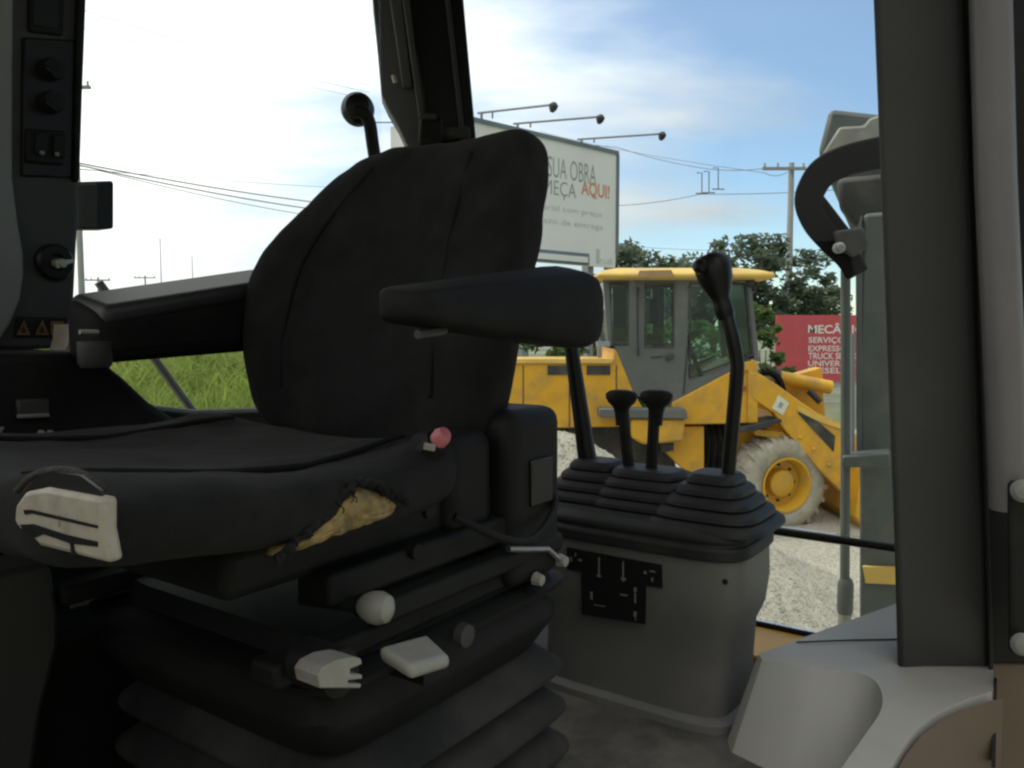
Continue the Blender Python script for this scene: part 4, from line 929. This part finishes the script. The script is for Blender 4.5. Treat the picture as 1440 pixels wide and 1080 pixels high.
hs = obj('suspension_housing', loft(new(), [rrect(.735, LC, .205, .205, -.440, .25), rrect(.735, LC, .228, .226, -.402, .22), rrect(.735, LC, .229, .227, -.392, .22), rrect(.735, LC, .205, .205, -.345, .25), rrect(.735, LC, .195, .20, -.32, .25)]), M['black'], st, smooth=40)
obj('cover_plate', loft(new(), [rrect(.735, LC, .238, .232, -.358, .22), rrect(.735, LC, .240, .234, -.350, .22), rrect(.735, LC, .225, .22, -.343, .25)]), M['black'], st, smooth=40)
rings = []
for k, (o, z) in enumerate(((.195, -.435), (.252, -.490), (.252, -.505), (.20, -.525), (.258, -.575), (.258, -.590), (.205, -.610), (.26, -.655), (.26, -.67), (.22, -.688))):
    rings.append(rrect(.735, LC, o - .02, o - .025, z, .27))
rings = [rrect(.748, LC - .008, .180, .175, -.428, .3)]
for k_, z_ in enumerate((-.476, -.535, -.594, -.653)):
    o_ = .226 + .004 * k_
    rings += [rrect(.748, LC - .008, o_, o_ - .004, z_, .2), rrect(.748, LC - .008, o_ + .001, o_ - .003, z_ - .007, .2), rrect(.748, LC - .008, .186, .18, z_ - .018, .24)]
obj('bellows', loft(new(), rings), M['bellows'], st, smooth=20, bevel=.0015)
# adjusters on the base
def seat_blob(name, px, py, l, pts, th, m, bevel): return obj(name, prism(new(), [C(x, y, l=l) for x, y in pts], LX * th), m, st, bevel=bevel, seg=3)
bm = new(); lathe(bm, [(.006, -.006), (.012, 0), (.0155, .008), (.0165, .018), (.013, .027), (.006, .031), (.0005, .032)], C(512, 852, l=LC - .238), -LX + RX * .25, 20); hk = obj('height_knob', bm, M['knob_grey'], st)
bm = new(); c = C(512, 852, l=LC - .238); tube(bm, [c, c + (LX - RX * .25) * .07], .008, 10); obj('knob_stem', bm, M['black'], hk)
lvr = [C(531, 912, l=.50), C(575, 944, l=.475), C(634, 926, l=.475), C(634, 915, l=.475), C(601, 890, l=.525), C(590, 891, l=.53)]
pdl = obj('tilt_paddle', prism(new(), [C(531, 908, l=.525), C(578, 938, l=.485), C(634, 921, l=.485), C(600, 890, l=.535)], UPV * -.014), M['knob_grey'], st, bevel=.006, seg=3)
bm = new(); kbox(bm, .60, .64, .53, .58, -.365, -.35); obj('paddle_stem', bm, M['black'], st)
dk = seat_blob('weight_knob', 480, 947, .50, [(447, 950), (455, 938), (474, 928), (496, 924), (508, 926), (510, 934), (493, 941), (493, 948), (510, 949), (510, 955), (490, 957), (490, 961), (509, 962), (507, 968), (450, 968)], .03, M['knob_grey'], .004)
bm = new(); lathe(bm, [(.022, 0), (.022, .05)], C(480, 947, l=.525), LX, 14); obj('knob_shaft', bm, M['black'], dk)
bm = new(); lathe(bm, [(.014, 0), (.013, .01), (.004, .012)], C(648, 892, l=.555), -LX, 12); obj('vent_plug', bm, M['pillar'], st)
# lever with round knob rising behind the backrest
kl = thing('knob_lever', 'bent lever with round black knob rising behind the seat back', 'lever', K(1.2, 1.1, FLOOR), CA)
KY = 1.62
bm = new(); pts = spline([W(500, 156, KY - .05), W(512, 160, KY - .05), W(520, 175, KY - .04), W(526, 215, KY - .02), W(545, 330, KY), K(1.22, 1.08, -.3), K(1.2, 1.1, FLOOR)], 6); tube(bm, pts, .0125, 12); obj('shaft', bm, M['black'], kl)
bm = new(); c = W(503, 154, KY); lathe(bm, [(.006, -.028), (.022, -.026), (.031, -.012), (.033, 0), (.031, .012), (.022, .024), (.002, .03)], c, (.15, -1, .1), 24); obj('knob', bm, M['gloss_black'], kl)

# ================================================================== LEVER CONSOLE
lcn = thing('lever_console', 'grey backhoe lever console with stepped black rubber boots behind the seat', 'control console', K(1.38, .64, FLOOR), CA)
RC, LCC = 1.385, .64
def cr(dr, dl, z, hr, hl, p=.36, n=48): return [K(RC + dr + hr * sgp(math.cos(a), p), LCC + dl + hl * sgp(math.sin(a), p), z) for a in (2 * math.pi * k / n for k in range(n))]
hsg = obj('housing', loft(new(), [cr(.0, .012, FLOOR, .105, .188), cr(0, .012, FLOOR + .02, .105, .188), cr(0, .010, -.60, .103, .186), cr(.0, .008, -.535, .104, .188), cr(0, .002, -.50, .114, .196), cr(0, 0, -.45, .117, .2), cr(0, 0, -.385, .115, .198)]), M['console'], lcn, smooth=50)
obj('floor_lip', loft(new(), [cr(0, .012, FLOOR, .122, .204), cr(0, .012, FLOOR + .012, .120, .202), cr(0, .012, FLOOR + .02, .108, .19)]), M['console'], lcn, smooth=30)
bb = [(-.392, .112, .196), (-.392, .124, .206), (-.372, .124, .206), (-.366, .117, .198), (-.360, .121, .203), (-.350, .119, .200), (-.343, .108, .190), (-.340, .08, .17)]
boot = obj('boot_skirt', loft(new(), [cr(0, 0, z, hr, hl, .4) for z, hr, hl in bb]), M['rubber'], lcn, smooth=30, bevel=.003)
def boots(name, dr, dl, steps):
    rings = []
    for z, hr, hl in steps:
        rings.append(cr(dr, dl, z, hr, hl, .5))
    return obj(name, loft(new(), rings), M['rubber'], boot, smooth=40, bevel=.003, seg=3)
def stepz(z0, dz, n, hr0, hl0, hr1, hl1):
    o = []
    for k in range(n):
        t_ = k / n; t2 = (k + 1) / n
        hr, hl = hr0 + (hr1 - hr0) * t_, hl0 + (hl1 - hl0) * t_; hrb, hlb = hr0 + (hr1 - hr0) * t2, hl0 + (hl1 - hl0) * t2
        z = z0 + dz * k
        o += [(z, hr * .94, hl * .94), (z + dz * .14, hr, hl), (z + dz * .55, hr + (hrb - hr) * .12, hl + (hlb - hl) * .12), (z + dz * .93, hr + (hrb - hr) * .62, hl + (hlb - hl) * .62), (z + dz * .985, hrb * .95, hlb * .95)]
    o.append((z0 + dz * n, o[-1][1] * .5, o[-1][2] * .5)); return o
boots('boot', .005, -.118, stepz(-.354, .0188, 5, .114, .110, .032, .032))
boots('boot', .015, .018, stepz(-.354, .0172, 5, .108, .118, .036, .056))
boots('boot', .02, .135, stepz(-.354, .0182, 5, .112, .104, .030, .036))
for px_, py_ in ((778, 770), (1020, 818), (795, 985), (985, 1020)):
    bm = new(); lathe(bm, [(.005, 0), (.005, .002), (.003, .003), (.001, .0025)], C(px_, py_, r=RC - .1165 if py_ < 900 else RC - .105), -RX, 10); obj('screw', bm, M['black'], lcn)
# decal plate with lever pattern
def fpnt(pts, off): return [C(x, y, r=RC - .117 - off) for x, y in pts]
dcl = obj('lever_decal', prism(new(), fpnt([(797, 770), (930, 795), (931, 827), (908, 824), (907, 878), (818, 864), (817, 804), (797, 801)], .004), RX * .003), M['decal_black'], lcn, smooth=0)
for (x0, y0, x1, y1) in ((841, 784, 843, 808), (875, 790, 877, 818), (891, 826, 895, 832), (892, 834, 894, 848), (891, 860, 895, 867), (893, 868, 894, 873), (913, 802, 921, 804), (905, 803, 909, 807), (916, 812, 918, 818), (802, 783, 804, 790), (813, 786, 818, 789), (808, 778, 810, 782), (830, 832, 833, 843), (872, 835, 882, 837), (839, 808, 845, 811), (873, 812, 880, 815), (835, 850, 850, 851)):
    obj('decal_mark', prism(new(), fpnt([(x0, y0), (x1, y0 + (x1 - x0) * .18), (x1, y1 + (x1 - x0) * .18), (x0, y1)], .0055), RX * .001), M['decal_mark'], dcl, smooth=0)
# levers
def Lr(px, py, rr): return C(px, py, r=rr)
bm = new(); tube(bm, spline([Lr(1024, 690, 1.39), Lr(1025, 660, 1.39), Lr(1031, 590, 1.385), Lr(1036, 530, 1.38), Lr(1036, 505, 1.38), Lr(1029, 470, 1.38), Lr(1019, 436, 1.385)], 6), .0125, 12); lv = obj('lever', bm, M['gloss_black'], lcn)
kc, kd = Lr(1020, 442, 1.385), (Lr(1001, 372, 1.39) - Lr(1020, 442, 1.385))
bm = new(); L_ = kd.length; lathe(bm, [(.014, -.01), (.017, .0), (.0165, L_ * .18), (.0155, L_ * .3), (.022, L_ * .45), (.030, L_ * .68), (.0325, L_ * .88), (.031, L_ * 1.05), (.024, L_ * 1.16), (.010, L_ * 1.2), (.001, L_ * 1.205)], kc, kd, 20); kn = obj('lever_knob', bm, M['gloss_black'], lv, smooth=60)
bm = new(); lathe(bm, [(.012, 0), (.014, .006), (.012, .016), (.004, .02), (.001, .0205)], Lr(988, 378, 1.36), Vector((-.7, -.5, .55)), 14); obj('horn_button', bm, M['gloss_black'], kn)
for (tx, ty, bx_, by_, rr) in ((873, 553, 886, 672, 1.40), (922, 553, 915, 672, 1.40)):
    bm = new(); tube(bm, spline([Lr(bx_, by_, rr), Lr(bx_ - (bx_ - tx) * .45, 620, rr), Lr(tx + (bx_ - tx) * .25, 575, rr)], 5), .0115, 10); lv = obj('lever', bm, M['black'], lcn)
    rings = []
    for (y, wl, wr, dpt) in ((598, 8, 8, .009), (588, 9, 9, .010), (579, 10, 10, .011), (572, 13, 13, .013), (566, 20, 20, .016), (560, 24, 23, .017), (554, 24, 24, .017), (550, 19, 19, .014), (548, 10, 10, .008)):
        c0 = Lr(tx + 1, y, rr); hwl = (wl + wr) / 2 * 1.38 / F * 1.12
        rings.append([c0 + LX * hwl * sgp(math.cos(a), .8) + RX * dpt * sgp(math.sin(a), .8) for a in (2 * math.pi * k / 18 for k in range(18))])
    obj('lever_grip', loft(new(), rings), M['black'], lv, smooth=60)
bm = new(); tube(bm, [Lr(828, 660, 1.41), Lr(818, 590, 1.41), Lr(805, 500, 1.41), Lr(796, 440, 1.40)], [.020, .0175, .015, .014], 12); lv = obj('lever', bm, M['gloss_black'], lcn)
kc = Lr(798, 455, 1.40); kd = Lr(778, 400, 1.40) - kc
bm = new(); lathe(bm, [(.014, 0), (.017, .01), (.022, .03), (.030, .05), (.031, .068), (.022, .085), (.001, .09)], kc, kd, 20); obj('lever_knob', bm, M['gloss_black'], lv, smooth=60)

# ================================================================== WHEEL ARCH COVER (near right corner)
wa = thing('wheel_arch_cover', 'pale grey moulded wheel arch cover at the foot of the near post', 'moulding', K(1.4, .35, FLOOR), CA)
TZ = -.55
path = [(1262, 848, TZ), (1160, 885, TZ), (1066, 920, TZ), (1072, 928, TZ - .004), (1130, 937, TZ - .005), (1200, 945, TZ - .005), (1228, 955, TZ - .005), (1240, 975, TZ - .006), (1238, 1000, TZ - .010), (1215, 1035, TZ - .022), (1180, 1085, TZ - .045), (1155, 1130, TZ - .07),
        (1215, 1150, TZ - .07), (1250, 1085, TZ - .042), (1268, 1053, TZ - .025), (1290, 1025, TZ - .014), (1320, 1002, TZ - .006), (1355, 986, TZ - .002), (1395, 972, TZ), (1400, 900, TZ), (1360, 850, TZ)]
fl = [(0, 0), (.03, 0), (.085, .03), (.095, .07), (.09, .13), (.085, .15), (.075, .15), (.06, .14), (.05, .12), (.045, .10), (.04, .08), (.04, .06)] + [(0, 0)] * 9
rowp = [CAMP + ray(x, y) * (z / ray(x, y).z) for x, y, z in path]
inn_t, inn_f = spline(rowp[4:12], 4), spline([(f_[0], f_[1], 0) for f_ in fl[4:12]], 4)
out_t = spline(rowp[12:19], 3)
tp_ = rowp[:4] + inn_t + out_t + rowp[19:]
fl = [Vector((f_[0], f_[1], 0)) for f_ in fl[:4]] + inn_f + [Vector()] * (len(out_t) + 2)
bm = new(); top_ = [bm.verts.new(p) for p in tp_]
bot_ = [bm.verts.new(Vector((p.x - f_.x, p.y - f_.y, EYE + FLOOR - .08))) for p, f_ in zip(tp_, fl)]
bm.faces.new(top_); bm.faces.new(bot_[::-1])
for i in range(len(top_)):
    j = (i + 1) % len(top_); bm.faces.new((top_[i], bot_[i], bot_[j], top_[j]))
bmesh.ops.triangulate(bm, faces=[f for f in bm.faces if len(f.verts) > 4])
obj('arch_body', bm, M['fender'], wa, bevel=.014, seg=5, smooth=60)
# tan outer side
q = [(1258, 1088, TZ - .05), (1276, 1056, TZ - .033), (1297, 1030, TZ - .022), (1326, 1008, TZ - .014), (1358, 993, TZ - .010), (1394, 981, TZ - .008), (1412, 978, TZ - .008)]
bm = new(); u_, d_ = [], []
for x, y, z in q:
    d = ray(x, y); p = CAMP + d * (z / d.z) - RX * .012; u_.append(p); d_.append(Vector((p.x, p.y, EYE + FLOOR - .08)))
loft(bm, [u_, d_], closed=False); obj('outer_panel', bm, M['tan'], wa, smooth=60)
bm = new(); tube(bm, [C(1120, 903, z=TZ + .0015), C(1200, 900, z=TZ + .0015), C(1262, 899, z=TZ + .0015)], .0014, 5); obj('seam', bm, M['black'], wa)

# ================================================================== BACKHOE BOOM BEHIND THE CAB
BY = 2.75
bo = thing('backhoe_boom', 'grey folded backhoe boom with black hoses behind the rear window', 'boom', W(1225, 860, BY) * 1.0 - UPV * W(1225, 860, BY).z, CA)
def bpz(pts, Y, dep): return prism(new(), [W(x, y, Y) for x, y in pts], Vector((.46, 1, 0)).normalized() * dep)
bc = obj('boom_column', bpz([(1214, 300), (1330, 290), (1340, 1100), (1209, 1100), (1209, 700), (1206, 500)], BY, .28), M['boom'], bo, bevel=.015)
obj('column_edge', bpz([(1203, 330), (1212, 300), (1212, 640), (1204, 640)], BY - .02, .32), M['boom'], bc, bevel=.006)
obj('boom_head', bpz([(1166, 152), (1240, 160), (1330, 170), (1330, 330), (1200, 330), (1150, 215)], BY + .30, .25), M['boom'], bo, bevel=.02)
obj('head_plate', bpz([(1180, 178), (1215, 176), (1222, 166), (1240, 160), (1330, 160), (1330, 230), (1155, 218)], BY + .26, .04), M['boom_top'], bo, bevel=.01)
obj('head_casting', bpz([(1176, 250), (1330, 235), (1330, 330), (1200, 318), (1180, 290)], BY + .10, .14), M['ldark'], bo, bevel=.02)
# broad hose guard strap
def ribbon(pts, wpx, Y, dep):
    P = spline([(x, y, 0) for x, y in pts], 5); W_ = []
    k = len(P) - 1; wl = [wpx[0] + (wpx[1] - wpx[0]) * i / k for i in range(k + 1)] if len(wpx) == 2 else None
    a, b = [], []
    for i, p in enumerate(P):
        t_ = (P[min(i + 1, k)] - P[max(i - 1, 0)]).normalized(); n = Vector((-t_.y, t_.x, 0)) * wl[i] / 2
        a.append(W(p.x + n.x, p.y + n.y, Y)); b.append(W(p.x - n.x, p.y - n.y, Y))
    dv = Vector((.42, 1, 0)) * dep
    return loft(new(), [[x, y, y + dv, x + dv] for x, y in zip(a, b)])
obj('hose_guard', ribbon([(1290, 202), (1235, 213), (1190, 224), (1158, 240), (1142, 262), (1136, 285), (1146, 312), (1168, 338), (1192, 362), (1206, 386)], (44, 34), BY - .12, .04), M['hose'], bo, bevel=.008)
bm = new(); tube(bm, spline([W(1146, 276, BY - .02), W(1165, 300, BY), W(1190, 332, BY), W(1210, 352, BY)], 5), .022, 10); obj('hydraulic_hose', bm, M['hose'], bo)
obj('hose_clamp', bpz([(1170, 325), (1214, 318), (1222, 345), (1200, 362), (1178, 350)], BY - .14, .05), M['ldark'], bo, bevel=.01)
bm = new(); lathe(bm, [(.018, 0), (.018, .02), (.010, .026)], W(1178, 349, BY - .15), (0, -1, 0), 10); obj('clamp_bolt', bm, M['galv'], bo)
# rod down the left of the boom
bm = new(); tube(bm, [W(1189, 380, BY - .1), W(1189, 640, BY - .1), W(1188, 815, BY - .1)], .0155, 12); rd_ = obj('rod', bm, M['boom'], bo)
bm = new(); lathe(bm, [(.024, 0), (.026, .01), (.026, .10), (.018, .12)], W(1188, 862, BY - .1), UPV, 12); obj('rod_end', bm, M['boom'], rd_)
bm = new(); lathe(bm, [(.018, -.16), (.022, -.15), (.022, 0)], W(1188, 862, BY - .1), UPV, 12); obj('rod_sleeve', bm, M['boom_top'], rd_)
bm = new(); tube(bm, [W(1199, 470, BY - .05), W(1199, 655, BY - .05)], .008, 8); obj('pipe', bm, M['galv'], bo)
obj('clamp_plate', bpz([(1184, 641), (1252, 636), (1252, 658), (1184, 658)], BY - .13, .1), M['boom'], bo, bevel=.008)
obj('yellow_band', bpz([(1213, 797), (1300, 800), (1300, 824), (1217, 820)], BY - .02, .02), M['yellow_top'], bc)
# yellow stabiliser frame below the rear window
yf = thing('stabiliser_frame', 'yellow steel frame corner showing under the rear window beside the console', 'frame', K(2.1, .6, -EYE), CA)
bm = new(); kbox(bm, 2.0, 2.16, .66, 1.30, -1.2, -.84); obj('frame_beam', bm, M['yellow'], yf, bevel=.015)
bm = new(); kbox(bm, 2.03, 2.13, .74, .86, -EYE, -1.2); obj('frame_leg', bm, M['yellow'], yf, bevel=.015)
